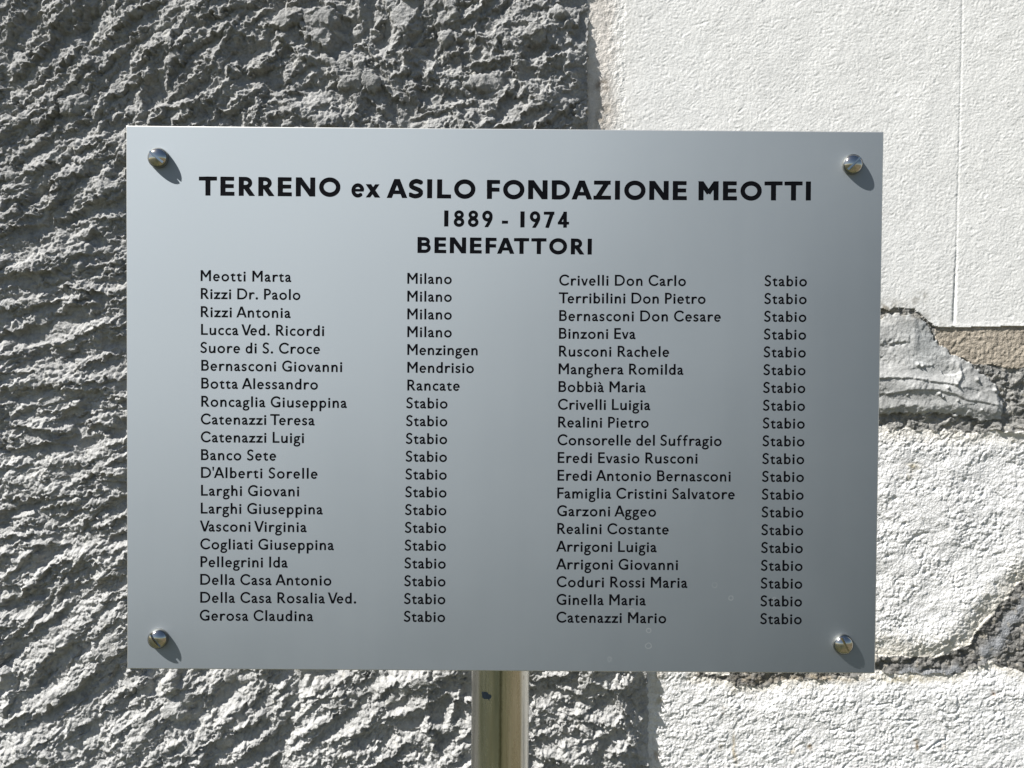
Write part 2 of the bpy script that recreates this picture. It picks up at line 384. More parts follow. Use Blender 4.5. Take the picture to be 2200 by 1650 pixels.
# ---- mortar patch: trowelled layers with sharp laps
def lap(pts, ht, soft, X=PX, Y=PY):
    """layer lying above the polyline (smaller y), ending in a sharp lower lip"""
    xs_ = [p[0] for p in pts]; ys_ = [p[1] for p in pts]
    e = np.interp(X, xs_, ys_) + 0.35*wob2 - Y
    m = sstep(xs_[0]-2, xs_[0]+4, X)*sstep(xs_[-1]+4, xs_[-1]-2, X)
    return .72*ht*m*sstep(-1.5, 1.5, e)*np.exp(-np.clip(e, 0, 999)/soft)
Hmo = 1.6 + 0.9*fbm(PX/60, PY/45, 140, 2) + 0.34*fbm(PX/8, PY/10, 141, 3)*(.5+1.2*sstep(-.2, .3, pn(PX/35, PY/28, 144))) + 0.18*pn(PX/3.5, PY/3.5, 142)
Hmo += lap([(1760, 812), (1890, 812), (1945, 812), (2000, 820), (2050, 828), (2062, 812)], 1.7, 26)
Hmo += lap([(1760, 735), (1890, 742), (1950, 735)], 1.2, 20) + lap([(1760, 850), (1900, 846), (1960, 838), (2012, 838), (2070, 858), (2140, 870)], 1.4, 22)
Hmo += lap([(1760, 888), (1890, 888), (2050, 886), (2100, 905), (2150, 905)], 1.2, 30)
Hmo += 2.6*np.exp(-((PY - 826 - .08*(PX-1900) + .5*wob)/26)**2)*sstep(2120, 2040, PX) + 1.3*np.exp(-((PY - 874 + .5*wob)/16)**2)
Hmo -= 1.3*np.exp(-(((PX-1915)/28)**2 + ((PY-738)/10)**2))*(1+1.5*pn(PX/7, PY/7, 143)) - .9*np.exp(-((PX-1962+.4*wob)/9)**2)*sstep(790, 720, PY)
dv, _ = seg_dist(PX+.4*wob, PY, [(2054, 776), (2060, 800), (2064, 812)]); Hmo += .8*np.exp(-(dv/4)**2)
Hmo += .38*facet((PX+wob)/70, (PY+wob2)/30, 307)*sstep(740, 800, PY)
Hmo = Hmo*sstep(-2, 16, -sd_mort) + Hdk_edge*(1-sstep(-2, 16, -sd_mort)) if False else Hmo*(.45+.55*sstep(0, 18, -sd_mort))
for cx, cy, rr_, hh in [(1968, 783, 5, 2.6), (1978, 786, 4, 2), (2012, 845, 4, 2.8), (2020, 852, 4, 2.2), (2096, 815, 6, 2.4), (2030, 832, 4, 2.2), (1945, 848, 3, 1.6), (2135, 838, 6, 2.4), (2048, 825, 4, 2.2), (2104, 880, 3, 1.8), (2052, 860, 3, 1.8), (1933, 813, 3, 1.4)]:
    d2 = (PX-cx)**2 + (PY-cy)**2; Hmo += .9*hh*np.exp(-d2/(rr_*rr_*.35+1.5))

# ---- dark crumbling mortar
f6, r6_ = worley(WX/9, WY/8, 150)
f7, r7_ = worley(WX/22, WY/18, 151)
Hdk = -1.6 + 2.0*fbm(PX/30, PY/26, 152, 3) + 1.0*np.sqrt(np.clip(0.4-f6*f6, 0, 1))*(0.3+r6_) + 1.8*np.sqrt(np.clip(0.35-f7*f7, 0, 1))*(r7_ > 0.4) + 0.3*pn(PX/4, PY/4, 153)
jm = sstep(10, -10, sd_joint)
smear = np.exp(-(seg_dist(WX, WY, [(1940, 1447), (2020, 1450), (2060, 1438)])[0]/8)**2) + np.exp(-(seg_dist(WX, WY, [(2120, 1405), (2150, 1375), (2175, 1340), (2205, 1295)])[0]/15)**2)
smear = np.clip(smear, 0, 1)
Hdk = Hdk + .7*facet(WX/26, WY/20, 305) + .35*facet(WX/11, WY/10, 306) - 1.3*jm
Hdk = Hdk*(1-0.8*smear) + (-1.4 + 0.3*fbm(PX/30, PY/20, 154, 2))*0.8*smear
Hdk += 1.8*sstep(8, 0, dark_top+14)*0

Hs = [Hgrey, Hsm, Hbe, Hrw, Hmo, Hbr, Hdk]
HT = np.zeros(PX.shape, np.float32)
for k, h in enumerate(Hs): HT = np.where(REG == k, h, HT)
# the roughcast overhangs its edge a little less than full thickness
eg = np.clip(-sd_grey, 0, 140)
HT = np.where(REG == 0, np.maximum(HT*(.62+.38*sstep(0, 60, eg)) - (2.4+.9*(PY > 1000))*(1-sstep(0, 130, eg + 20*wA)), .5+.3*Hdk*0) , HT)
# ledge of old plaster at the right of the patch
led = np.exp(-(seg_dist(WX, WY, [(2150, 925), (2300, 918)])[0]/9)**2); HT = np.where(PY > 880, HT + 2.2*led, HT)
brd = np.minimum(np.minimum(GX-x0, x1-GX), np.minimum(GZ-z0, z1-GZ))
XGT = float(at(1264, 60, WALL_Y)[0]); XGB = float(at(1390, 1560, WALL_Y)[0])
def outer_h(X, Z):
    """height (mm) of the wall beyond the closely modelled field"""
    xe = np.where(Z > (z0+z1)/2, XGT, XGB)
    out = np.maximum(np.maximum(x0-X, X-x1), np.maximum(z0-Z, Z-z1))
    fade = sstep(.50, .30, out)
    c_, s_ = math.cos(.55), math.sin(.55)
    wx = X + .006*fbm(X/.03, Z/.03, 410, 2); wz = Z + .006*fbm(X/.03, Z/.03, 415, 2)
    a = (wx*c_ + wz*s_)/.045; b = (-wx*s_ + wz*c_)/.016
    g_ = 5.2 + fade*(2.6*facet(a, b, 420) + 3.2*fbm(a*.8, b*.8, 421, 3))
    g_ = .5 + (np.clip(g_, .5, 12) - .5)*sstep(0, .02, xe-X)
    w_ = .5 + fade*np.where(Z < ZJ, .9*fbm(X/.012, Z/.010, 430, 3), .18*fbm(X/.008, Z/.007, 440, 2))
    return np.where(X < xe, g_, w_)
ZJ = float(at(1900, 1000, WALL_Y)[2])
HT = HT*sstep(0, 0.016, brd) + outer_h(GX, GZ)*(1-sstep(0, 0.016, brd))

# ---- colour of the surfaces themselves
def col(r, g, b): return np.array([r, g, b], np.float32)
n1 = fbm(PX/90, PY/90, 200, 4)[..., None]; n2 = fbm(PX/16, PY/16, 201, 3)[..., None]; n3 = pn(PX/4, PY/4, 202)[..., None]
TC = np.zeros(PX.shape + (3,), np.float32)
grey_c = col(.368, .366, .356)*(1 + .20*n1 + .20*n2 + .16*n3)
topdark = (0.78 + 0.22*sstep(200, 1100, PY + 90*n1[..., 0]))[..., None]      # tint gets darker towards the top
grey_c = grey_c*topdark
grey_c = grey_c + col(.05, .042, .02)*np.clip(n2*2-.5, 0, 1)
white_c = col(.69, .685, .662)*(1 + .05*n1 + .035*n2)
wt_ = sstep(130, 60, PX - xb + 1.2*wob)[..., None]*.5; white_c = white_c*(1-wt_) + col(.66, .64, .60)*wt_
beige_c = col(.60, .565, .52)*(1 + .10*n1 + .12*n2)
bt_ = sstep(38, 78, PX - xb + 0.9*wob + 9*n2[..., 0])[..., None]; beige_c = beige_c*(1-bt_) + col(.69, .68, .65)*bt_
rw_c = col(.71, .705, .695)*(1 + .05*n1 + .05*n2 + .03*n3)
crm = (sstep(62, 0, sd_joint + 26*n2[..., 0] + 14*n1[..., 0])*(PY < 1440)*.8 + sstep(26, 0, sd_joint + 14*n2[..., 0])*(PY >= 1440)*.7)[..., None]
rw_c = rw_c*(1-crm) + col(.64, .60, .52)*(1 + .2*n2)*crm
crm2 = sstep(45, 0, dark_top)[..., None]*.6
rw_c = rw_c*(1-crm2) + col(.62, .58, .50)*(1+.15*n2)*crm2
st = (np.clip(n2*2.6-1.05, 0, 1)*np.clip(n1*3-.6, 0, 1)); rw_c = rw_c*(1-st) + col(.25, .23, .19)*st
mo_c = col(.40, .40, .388)*(1 + .30*n1 + .26*n2 + .14*n3)
blu = (sstep(60, 0, np.abs(PX-1985))*sstep(120, 20, np.abs(PY-720)))[..., None]
mo_c = mo_c*(1-.45*blu) + col(.27, .29, .295)*.45*blu
br_c = col(.36, .315, .255)*(1 + .22*n1 + .34*n2 + .2*n3)
dk_c = (col(.24, .235, .22) - col(.08, .08, .075)*jm[..., None])*(1 + .3*n1 + .6*n2 + .3*n3)
dk_c = dk_c*(1-.9*smear[..., None]) + col(.30, .31, .325)*.9*smear[..., None]
scum = np.clip(n2*3-.7, 0, 1); dk_c = dk_c*(1-.5*scum) + col(.46, .41, .33)*.5*scum
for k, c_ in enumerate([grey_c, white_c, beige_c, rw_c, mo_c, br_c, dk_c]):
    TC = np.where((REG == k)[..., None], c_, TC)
# smudges
for cx, cy, sx, sy, a_, cc in [(1976, 637, 13, 10, .8, (.26, .25, .22)), (1966, 650, 14, 8, .4, (.28, .27, .24)), (1960, 1000, 20, 9, .7, (.30, .27, .19)), (1952, 1022, 14, 7, .6, (.30, .27, .19)),
                               (1905, 664, 34, 20, .85, (.27, .25, .21)), (1955, 680, 44, 16, .7, (.20, .19, .17)), (2010, 705, 24, 16, .5, (.25, .24, .21)), (2028, 1602, 6, 8, .8, (.27, .20, .11)), (1577, 1610, 4, 30, .6, (.36, .28, .15)),
                               (1550, 1525, 6, 8, .8, (.22, .17, .12)), (1742, 1607, 6, 10, .8, (.24, .18, .11)), (1969, 1598, 5, 10, .8, (.24, .18, .11)), (2133, 1490, 6, 6, .8, (.24, .17, .12)), (1700, 1612, 10, 8, .5, (.35, .29, .18)), (1552, 1608, 6, 8, .4, (.36, .30, .18)),
                               (1412, 1470, 12, 30, .35, (.42, .37, .28)), (1405, 1625, 8, 20, .6, (.34, .26, .18)), (1420, 1450, 16, 9, .6, (.30, .27, .22)), (1415, 1500, 9, 10, .5, (.38, .34, .24)),
                               (1290, 185, 22, 16, .75, (.24, .20, .16)), (1300, 240, 24, 34, .45, (.32, .28, .23)), (1285, 265, 12, 20, .6, (.24, .21, .17)), (1600, 1462, 44, 8, .7, (.28, .24, .18)), (1760, 1460, 100, 7, .7, (.30, .25, .18)), (1950, 1462, 90, 8, .6, (.36, .32, .22))]:
    g = a_*np.exp(-(((WX-cx)/sx)**2 + ((WY-cy)/sy)**2))[..., None]*np.clip(.85+2.2*n2, 0, 1.4)
    g = np.where((REG == 0)[..., None], 0, np.clip(g, 0, 1)); TC = TC*(1-g) + col(*cc)*g
TC = np.clip(TC, 0.02, 0.9)

# ------------------------------------------------------------------ the wall: objects
def wall_mat(name, bump=0.5, scale=900, dist=0.0006, rough=0.92):
    q = NT(name); b = q.b
    a = q.n('ShaderNodeAttribute', attribute_name='tint')
    tc = q.n('ShaderNodeTexCoord')
    nz_ = q.noise(tc.outputs['Object'], scale, 4, .62)
    mix = q.n('ShaderNodeMix', data_type='RGBA', blend_type='MULTIPLY'); mix.inputs['Factor'].default_value = 1.0
    rmp = q.ramp(nz_, [(0.3, .86), (0.7, 1.1)])
    q.l(a.outputs['Color'], mix.inputs['A']); q.l(rmp, mix.inputs['B']); q.l(mix.outputs['Result'], b.inputs['Base Color'])
    b.inputs['Roughness'].default_value = rough; b.inputs['Specular IOR Level'].default_value = 0.25
    bp = q.n('ShaderNodeBump'); bp.inputs['Strength'].default_value = bump; bp.inputs['Distance'].default_value = dist
    q.l(nz_, bp.inputs['Height']); q.l(bp.outputs['Normal'], b.inputs['Normal'])
    return q.m
MW = {0: wall_mat('cement_roughcast', 1, 620, .0013), 1: wall_mat('felted_white_plaster', .6, 700, .0005), 2: wall_mat('beige_render', 1, 650, .0008), 3: wall_mat('rough_white_render', 1, 640, .0009),
      4: wall_mat('trowelled_mortar', .8, 700, .0005), 5: wall_mat('brown_render', 1, 700, .0009), 6: wall_mat('old_mortar', 1, 600, .0013)}
NAMES = {0: 'grey_roughcast', 1: 'smooth_white_plaster', 2: 'beige_render_strip', 3: 'rough_white_render', 4: 'mortar_patch', 5: 'brown_render_band', 6: 'crumbling_mortar'}
LAB = {0: 'dark grey cement roughcast in dragged ridges', 1: 'smooth white plaster with a fine vertical crack', 2: 'beige render strip along the edge of the grey roughcast',
       3: 'rough grainy white render', 4: 'trowelled grey mortar patch', 5: 'brown render band under the white plaster', 6: 'dark crumbling mortar joint'}
wall = empty('house_wall', (0, WALL_Y, 0))
tag(wall, 'house wall behind the sign, grey roughcast at left, white plaster at right', 'wall')

VX = GX.ravel(); VZ = GZ.ravel(); VY = (-HT*0.001).ravel()
LX = (0.00035*fbm(PX/9, PY/9, 300, 2)*((REG == 0) | (REG == 6))).ravel()
ii = np.arange(nx*nz).reshape(nz, nx)
q0 = ii[:-1, :-1].ravel(); quads = np.stack([q0, q0+1, q0+nx+1, q0+nx], 1)
freg = REG[:-1, :-1].ravel()
# outer wall beyond the detailed field: coarse sheets joined to the same surfaces
XL, XR, ZT = -4.0, 4.0, 3.4
xg = float(at(1264, 60, WALL_Y)[0]); xg2 = float(at(1390, 1560, WALL_Y)[0])
zj = float(at(1900, 1000, WALL_Y)[2])
def rect_grid(a, b, c, d, st=0.02):
    n_ = max(1, int(math.ceil((b-a)/st))); m_ = max(1, int(math.ceil((d-c)/st)))
    X, Z = np.meshgrid(np.linspace(a, b, n_+1), np.linspace(c, d, m_+1))
    q = np.arange((n_+1)*(m_+1)).reshape(m_+1, n_+1); s = q[:-1, :-1].ravel()
    k = np.stack([s, s+1, s+n_+2, s+n_+1], 1)
    hgt = 0.001*outer_h(X, Z)
    return np.stack([X.ravel(), -hgt.ravel(), Z.ravel()], 1), k
NR_ = .54
xa, xb_, za, zb = x0-NR_, x1+NR_, z0-NR_, z1+NR_
outer = {0: [(xa, x0, z0, z1, .0045), (xa, xg, z1, zb, .0045), (xa, xg2, za, z0, .0045), (XL, xa, 0, ZT, .06), (xa, xg, zb, ZT, .06), (xa, xg2, 0, za, .06)],
         1: [(xg, x1, z1, zb, .006), (x1, xb_, zj, zb, .006), (xg, xb_, zb, ZT, .06), (xb_, XR, zj, ZT, .06)],
         3: [(xg2, x1, za, z0, .0045), (x1, xb_, za, zj, .0045), (xg2, xb_, 0, za, .06), (xb_, XR, 0, zj, .06)]}
for k in range(7):
    fs = quads[freg == k]
    if len(fs) == 0: continue
    used, inv = np.unique(fs, return_inverse=True)
    fs = inv.reshape(-1, 4)
    vv = np.stack([VX[used]+LX[used], VY[used], VZ[used]], 1)
    cc = TC.reshape(-1, 3)[used]
    for rc in outer.get(k, []):
        v2, f2_ = rect_grid(*rc)
        fs = np.concatenate([fs, f2_+len(vv)]); vv = np.concatenate([vv, v2])
        bc = {0: (.32, .318, .308), 1: (.69, .685, .662), 3: (.71, .705, .695)}[k]
        cc = np.concatenate([cc, np.array(bc, np.float32)*(1 + .12*fbm(v2[:, 0]/.05, v2[:, 2]/.05, 450, 4)*(1 if k == 0 else .4))[:, None]])
    me = bpy.data.meshes.new(NAMES[k])
    me.vertices.add(len(vv)); me.vertices.foreach_set('co', vv.astype(np.float32).ravel())
    me.loops.add(len(fs)*4); me.loops.foreach_set('vertex_index', fs.astype(np.int32).ravel())
    me.polygons.add(len(fs)); me.polygons.foreach_set('loop_start', np.arange(0, len(fs)*4, 4, dtype=np.int32))
    me.polygons.foreach_set('use_smooth', np.ones(len(fs), bool))
    me.update(calc_edges=True)
    at_ = me.color_attributes.new('tint', 'FLOAT_COLOR', 'POINT')
    at_.data.foreach_set('color', np.concatenate([cc, np.ones((len(cc), 1))], 1).astype(np.float32).ravel())
    o = mesh_obj(NAMES[k], me, wall, MW[k]); tag(o, LAB[k])
del quads, TC, VX, VY, VZ

# ------------------------------------------------------------------ ground (under the wall's foot and in the screws' reflections)
q = NT('rough_lawn'); tc = q.n('ShaderNodeTexCoord')
na = q.noise(tc.outputs['Object'], .35, 5, .6); nb = q.noise(tc.outputs['Object'], 14, 4, .7)
gsx = q.n('ShaderNodeSeparateXYZ'); q.l(tc.outputs['Object'], gsx.inputs[0])
gm = q.n('ShaderNodeMapRange'); gm.inputs['From Min'].default_value = -.3; gm.inputs['From Max'].default_value = 3.0; gm.inputs['To Max'].default_value = .22; q.l(gsx.outputs[0], gm.inputs[0])
base = q.ramp(q.math('ADD', na, gm.outputs[0]), [(.40, (.026, .034, .013)), (.58, (.066, .066, .028)), (.78, (.15, .122, .075))])
mx = q.n('ShaderNodeMix', data_type='RGBA', blend_type='MULTIPLY'); mx.inputs['Factor'].default_value = 1
q.l(base, mx.inputs['A']); q.l(q.ramp(nb, [(.3, .55), (.7, 1.4)]), mx.inputs['B']); q.l(mx.outputs['Result'], q.b.inputs['Base Color'])
q.b.inputs['Roughness'].default_value = .95
bp = q.n('ShaderNodeBump'); bp.inputs['Distance'].default_value = .04; q.l(nb, bp.inputs['Height']); q.l(bp.outputs['Normal'], q.b.inputs['Normal'])
me = bpy.data.meshes.new('ground')
v_, f_ = [], []
N_ = 60
for j in range(N_+1):
    for i in range(N_+1):
        X = -60+120*i/N_; Y = 2-122*j/N_
        v_.append((X, Y, 0.0 if abs(Y) < 4 else -0.02+.05*math.sin(X*.7)*math.cos(Y*.5)))
for j in range(N_):
    for i in range(N_):
        a = j*(N_+1)+i; f_.append((a, a+N_+1, a+N_+2, a+1))
me.from_pydata(v_, [], f_); tag(mesh_obj('ground', me, None, q.m), kind='structure')

# ------------------------------------------------------------------ lettering: outlines drawn stroke by stroke
class G:
    """signed distance of a glyph built of strokes; unit = cap height"""
    def __init__(s): s.f = []
    def pl(s, pts, w, clip=None):
        pts = [tuple(map(float, p)) for p in pts]
        def f(X, Y):
            d = np.full(X.shape, 9.0); n = len(pts)-1
            for k in range(n):
                ax, ay = pts[k]; bx, by = pts[k+1]; L = math.hypot(bx-ax, by-ay)
                if L < 1e-9: continue
                ux, uy = (bx-ax)/L, (by-ay)/L
                a = (X-ax)*ux + (Y-ay)*uy; p = np.abs(-(X-ax)*uy + (Y-ay)*ux)
                over = np.maximum(-a, a-L)
                dd = np.where(over <= 0, p - w/2, np.hypot(over, p) - w/2)
                if k == 0: dd = np.where(a < 0, np.maximum(-a, p-w/2), dd)
                if k == n-1: dd = np.where(a > L, np.maximum(a-L, p-w/2), dd)
                d = np.minimum(d, dd)
            for c in (clip or []): d = np.maximum(d, c[0]*X + c[1]*Y - c[2])
            return d
        s.f.append(f); return s
    def arc(s, cx, cy, rx, ry, a0, a1, w, clip=None, n=28):
        return s.pl([(cx+rx*math.cos(math.radians(a0+(a1-a0)*i/n)), cy+ry*math.sin(math.radians(a0+(a1-a0)*i/n))) for i in range(n+1)], w, clip)
    def ring(s, cx, cy, rx, ry, w):
        return s.arc(cx, cy, rx, ry, 0, 360, w, None, 40)
    def cr(s, pts, w, clip=None, n=6):
        P = [pts[0]] + list(pts) + [pts[-1]]; out = []
        for k in range(1, len(P)-2):
            p0, p1, p2, p3 = [np.array(P[k+q_], float) for q_ in (-1, 0, 1, 2)]
            for i in range(n):
                t_ = i/n
                out.append(tuple(0.5*((2*p1) + (-p0+p2)*t_ + (2*p0-5*p1+4*p2-p3)*t_**2 + (-p0+3*p1-3*p2+p3)*t_**3)))
        out.append(tuple(P[-2])); return s.pl(out, w, clip)
    def poly(s, pts):
        def f(X, Y):
            ar = sum(pts[i][0]*pts[(i+1) % len(pts)][1]-pts[(i+1) % len(pts)][0]*pts[i][1] for i in range(len(pts)))
            P = pts if ar > 0 else pts[::-1]
            d = np.full(X.shape, -9.0)
            for k in range(len(P)):
                ax, ay = P[k]; bx, by = P[(k+1) % len(P)]; L = math.hypot(bx-ax, by-ay)
                d = np.maximum(d, ((X-ax)*(by-ay) - (Y-ay)*(bx-ax))/L)
            return d
        s.f.append(f); return s
    def dot(s, cx, cy, r):
        s.f.append(lambda X, Y: np.hypot(X-cx, Y-cy)-r); return s
    def bowl(s, x, xc, yt, yb, xr, w):
        cy = (yt+yb)/2; ry = (yt-yb)/2; rx = xr-xc
        pts = [(x, yt)] + [(xc+rx*math.cos(math.radians(90-180*i/18)), cy+ry*math.sin(math.radians(90-180*i/18))) for i in range(19)] + [(x, yb)]
        return s.pl(pts, w)
TOP = (0, 1, 1.0); BOT = (0, -1, 0.0)
def capsclip(W): return [TOP, BOT, (1, 0, W), (-1, 0, 0)]
def glyph(ch, bold):
    g = G(); t_ = .262 if bold else .152; h = .205 if bold else .130; m = (t_+h)/2
    cc = [TOP, BOT]
    def S(x, y0=0., y1=1.): g.pl([(x, y0), (x, y1)], t_)
    if ch == 'A':
        W = 1.07 if bold else .915; d_ = t_*.96
        g.pl([(t_*.54-.06, -.11), (W/2-.004, 1.02)], d_, cc); g.pl([(W-t_*.54+.06, -.11), (W/2+.004, 1.02)], d_, cc)
        g.pl([(W*.22, .30), (W*.78, .30)], h*.9); return g, W, 0, 0
    if ch == 'B':
        W = .85 if bold else .69
        S(t_/2); g.bowl(t_/2, W*.52, 1-h/2, .545, W*.93-m/2, h); g.bowl(t_/2, W*.55, .545, h/2, W-m/2, h)
        return g, W, .115, .075
    if ch == 'C':
        W = .914; g.arc(.515, .5, .515-m/2, .512-h/2, 38, 322, m-.005, [(1, 0, W-.01)]); return g, W, .075, .045
    if ch == 'D':
        W = .97 if bold else .914
        S(t_/2); g.bowl(t_/2, W*.42, 1-h/2, h/2, W-m/2, m-.01); return g, W, .115, .08
    if ch == 'E':
        W = .74 if bold else .60
        S(t_/2); g.pl([(0, 1-h/2), (W*.97, 1-h/2)], h); g.pl([(0, .51), (W*.95, .51)], h); g.pl([(0, h/2), (W, h/2)], h)
        return g, W, .115, .095 if bold else .08
    if ch == 'F':
        W = .69 if bold else .57
        S(t_/2); g.pl([(0, 1-h/2), (W, 1-h/2)], h); g.pl([(0, .49), (W*.96, .49)], h); return g, W, .115, .06
    if ch == 'G':
        W = .89
        g.arc(.515, .5, .515-m/2, .512-h/2, 40, 300, m-.005, [(1, 0, W-.02)])
        g.cr([(.73, .065), (.80, .09), (W-t_/2, .135)], m*.9); S(W-t_/2, .095, .47); g.pl([(.56, .47-h/2), (W, .47-h/2)], h); return g, W, .075, .1
    if ch == 'I':
        S(t_/2); return g, t_, .125, .125
    if ch == 'L':
        W = .74 if bold else .61
        S(t_/2); g.pl([(0, h/2), (W, h/2)], h); return g, W, .12, .05
    if ch == 'M':
        W = 1.06 if bold else .94; d_ = t_*.9
        S(t_/2); S(W-t_/2); g.pl([(t_*.28, 1.06), (W/2+.012, .37)], d_, [TOP]); g.pl([(W-t_*.28, 1.06), (W/2-.012, .37)], d_, [TOP])
        return g, W, .12, .12
    if ch == 'N':
        W = .99
        S(t_*.43); S(W-t_*.43); g.pl([(t_*.3, 1.06), (W-t_*.3, -.06)], t_*.95, cc); return g, W, .115, .115
    if ch == 'O':
        W = 1.13 if bold else 1.02
        g.ring(W/2, .5, W/2-m/2, .515-m/2, m); return g, W, .09, .09
    if ch == 'P':
        W = .62
        S(t_/2); g.bowl(t_/2, W*.45, 1-h/2, .455, W-m/2, h); return g, W, .115, .05
    if ch == 'R':
        W = .86 if bold else .735
        S(t_/2); g.bowl(t_/2, W*.40, 1-h/2, .475, W*.84-m/2, h+.004)
        g.pl([(W*.40, .50), (W-t_*.60, 0), (W-t_*.60+.05, -.065)], t_*.95, [BOT]); return g, W, .115, .04
    if ch in 'Ss':
        W = (.74 if bold else .575) if ch == 'S' else .44
        k = 1.0 if ch == 'S' else .655; w_ = m if bold else (.128 if ch == 'S' else .122)
        e = w_/2; x = lambda a: e*.55+(W-e*1.1)*a; y = lambda a: (e+(k-2*e)*a) if True else 0
        pts = [(.93, .93), (.74, .99), (.50, 1.02), (.20, .93), (.075, .74), (.20, .60), (.50, .50), (.82, .38), (.935, .23), (.80, .055), (.48, -.02), (.22, .01), (-.02, .09)]
        g.cr([(x(a), y(b)) for a, b in pts], w_, [(1, 0, W), (-1, 0, 0)]); return g, W, .08, .08
    if ch == 'T':
        W = .95 if bold else .85
        S(W/2, 0, 1); g.pl([(0, 1-h/2), (W, 1-h/2)], h); return g, W, .055 if bold else .02, .055 if bold else .02
    if ch == 'V':
        W = .86
        g.pl([(t_*.52-.05, 1.12), (W/2-.006, -.03)], t_, cc); g.pl([(W-t_*.52+.05, 1.12), (W/2+.006, -.03)], t_*.93, cc); return g, W, .0, .0
    if ch in 'Zz':
        W = (.93 if bold else .8) if ch == 'Z' else .575; k = 1. if ch == 'Z' else .62
        cl = [(0, 1, k), BOT]
        g.pl([(W*.03, k-h/2), (W*.97, k-h/2)], h); g.pl([(0, h/2), (W, h/2)], h)
        sl_ = (k)/(W-t_*1.1); g.pl([(t_*.55-.06/sl_*1.0, -.06), (W-t_*.55+.06/sl_, k+.06)], t_*.93, cl); return g, W, .07 if bold else .045, .07 if bold else .045
    # ---- lower case
    X = .70 if bold else .63
    if ch == 'a' or ch == 'à':
        W = .545
        g.cr([(.045, .505), (.13, .575), (.245, .598), (.355, .55), (.395, .42), (.395, .25), (.395, .11), (.43, .055), (.545, .052)], .125, [(1, 0, W)])
        g.cr([(.395, .385), (.25, .335), (.115, .25), (.068, .155), (.12, .065), (.215, .052), (.31, .09), (.395, .175)], .115)
        if ch == 'à': g.pl([(.10, .92), (.27, .755)], .10)
        return g, W, .06, .055
    if ch == 'b':
        W = .585; S(.07, .0, .985); g.ring(.302, .32, .302-.075, .335-.06, .125); return g, W, .115, .08
    if ch == 'c':
        W = .506; g.arc(.335, .32, .335-.066, .335-.062, 50, 310, .128, [(1, 0, W)]); return g, W, .08, .065
    if ch == 'd':
        W = .60; S(W-.07, .0, .985); g.ring(.30, .32, .30-.068, .335-.06, .125); return g, W, .075, .115
    if ch == 'e':
        if bold:
            W = .68; g.arc(.35, .36, .35-.105, .372-.09, 0, 318, .19, [(1, 0, W)]); g.pl([(.1, .37), (W-.02, .37)], .13); return g, W, .07, .06
        W = .60; g.arc(.305, .32, .305-.066, .335-.06, -4, 316, .125, [(1, 0, W)]); g.pl([(.07, .335), (W-.02, .335)], .095); return g, W, .07, .075
    if ch == 'f':
        W = .44; g.cr([(.165, 0), (.165, .40), (.165, .72), (.215, .87), (.31, .925), (.44, .915)], .125, [(1, 0, .43)]); g.pl([(.0, .575), (.37, .575)], .105); return g, W, .04, -.02
    if ch == 'g':
        W = .62; g.ring(.275, .405, .175, .165, .115); g.pl([(.30, .585), (.62, .585)], .095)
        g.cr([(.17, .27), (.105, .19), (.13, .095), (.28, .06), (.42, .035), (.53, -.03), (.55, -.13), (.47, -.235), (.30, -.28), (.13, -.245), (.058, -.15), (.10, -.04), (.20, .04)], .112)
        return g, W, .04, .03
    if ch in 'hn':
        W = .565; S(.07, 0, .985 if ch == 'h' else X)
        g.cr([(.09, .40), (.15, .51), (.28, .592), (.41, .565), (.488, .43), (.495, .25), (.495, 0)], .135, [BOT]); return g, W, .115, .115
    if ch in 'iíI':
        S(.07, 0, X); g.dot(.07, .815, .090); return g, .14, .125, .125
    if ch == 'l':
        S(.07, 0, .985); return g, .14, .125, .125
    if ch == 'm':
        W = .965; S(.07, 0, X)
        g.cr([(.09, .40), (.15, .51), (.27, .592), (.38, .565), (.445, .43), (.45, .25), (.45, 0)], .13, [BOT])
        g.cr([(.48, .40), (.55, .51), (.67, .592), (.79, .565), (.888, .43), (.895, .25), (.895, 0)], .13, [BOT]); return g, W, .115, .115
    if ch == 'o':
        W = .69; g.ring(W/2, .32, W/2-.066, .338-.064, .130); return g, W, .08, .08
    if ch == 'p':
        W = .60; S(.07, -.33, X); g.ring(.312, .32, .312-.085, .335-.06, .125); return g, W, .115, .08
    if ch == 'r':
        W = .47; S(.07, 0, X); g.cr([(.09, .36), (.14, .48), (.24, .575), (.34, .59), (.46, .55)], .13, [(1, 0, W)]); return g, W, .115, .03
    if ch == 't':
        W = .435; g.poly([(0, .515), (.245, .75), (.245, .515)]); g.pl([(.02, .575), (.42, .575)], .11)
        g.cr([(.175, .66), (.175, .35), (.18, .17), (.23, .065), (.33, .05), (.45, .075)], .128, [(1, 0, W)]); return g, W, .05, .06
    if ch == 'u':
        W = .585; S(W-.07, 0, X); g.cr([(.07, X), (.07, .25), (.10, .10), (.22, .045), (.36, .08), (.49, .20)], .13); return g, W, .115, .115
    if ch == 'v':
        W = .61; g.pl([(.075-.04, .73), (W/2-.004, -.03)], .135, [(0, 1, X), BOT]); g.pl([(W-.075+.04, .73), (W/2+.004, -.03)], .125, [(0, 1, X), BOT]); return g, W, .03, .03
    if ch == 'x':
        W = .76; g.pl([(.13-.05, .78), (W-.14+.06, -.08)], .235, [(0, 1, X), BOT]); g.pl([(W-.15+.06, .78), (.13-.07, -.08)], .19, [(0, 1, X), BOT]); return g, W, .02, .02
    if ch == '.':
        g.dot(.098, .09, .098); return g, .196, .09, .1
    if ch == "'":
        g.poly([(0, 1.02), (.15, 1.02), (.105, .68), (.045, .68)]); return g, .15, .06, .06
    if ch == '-':
        g.poly([(0, .21), (.38, .21), (.38, .40), (0, .40)]); return g, .38, .05, .05
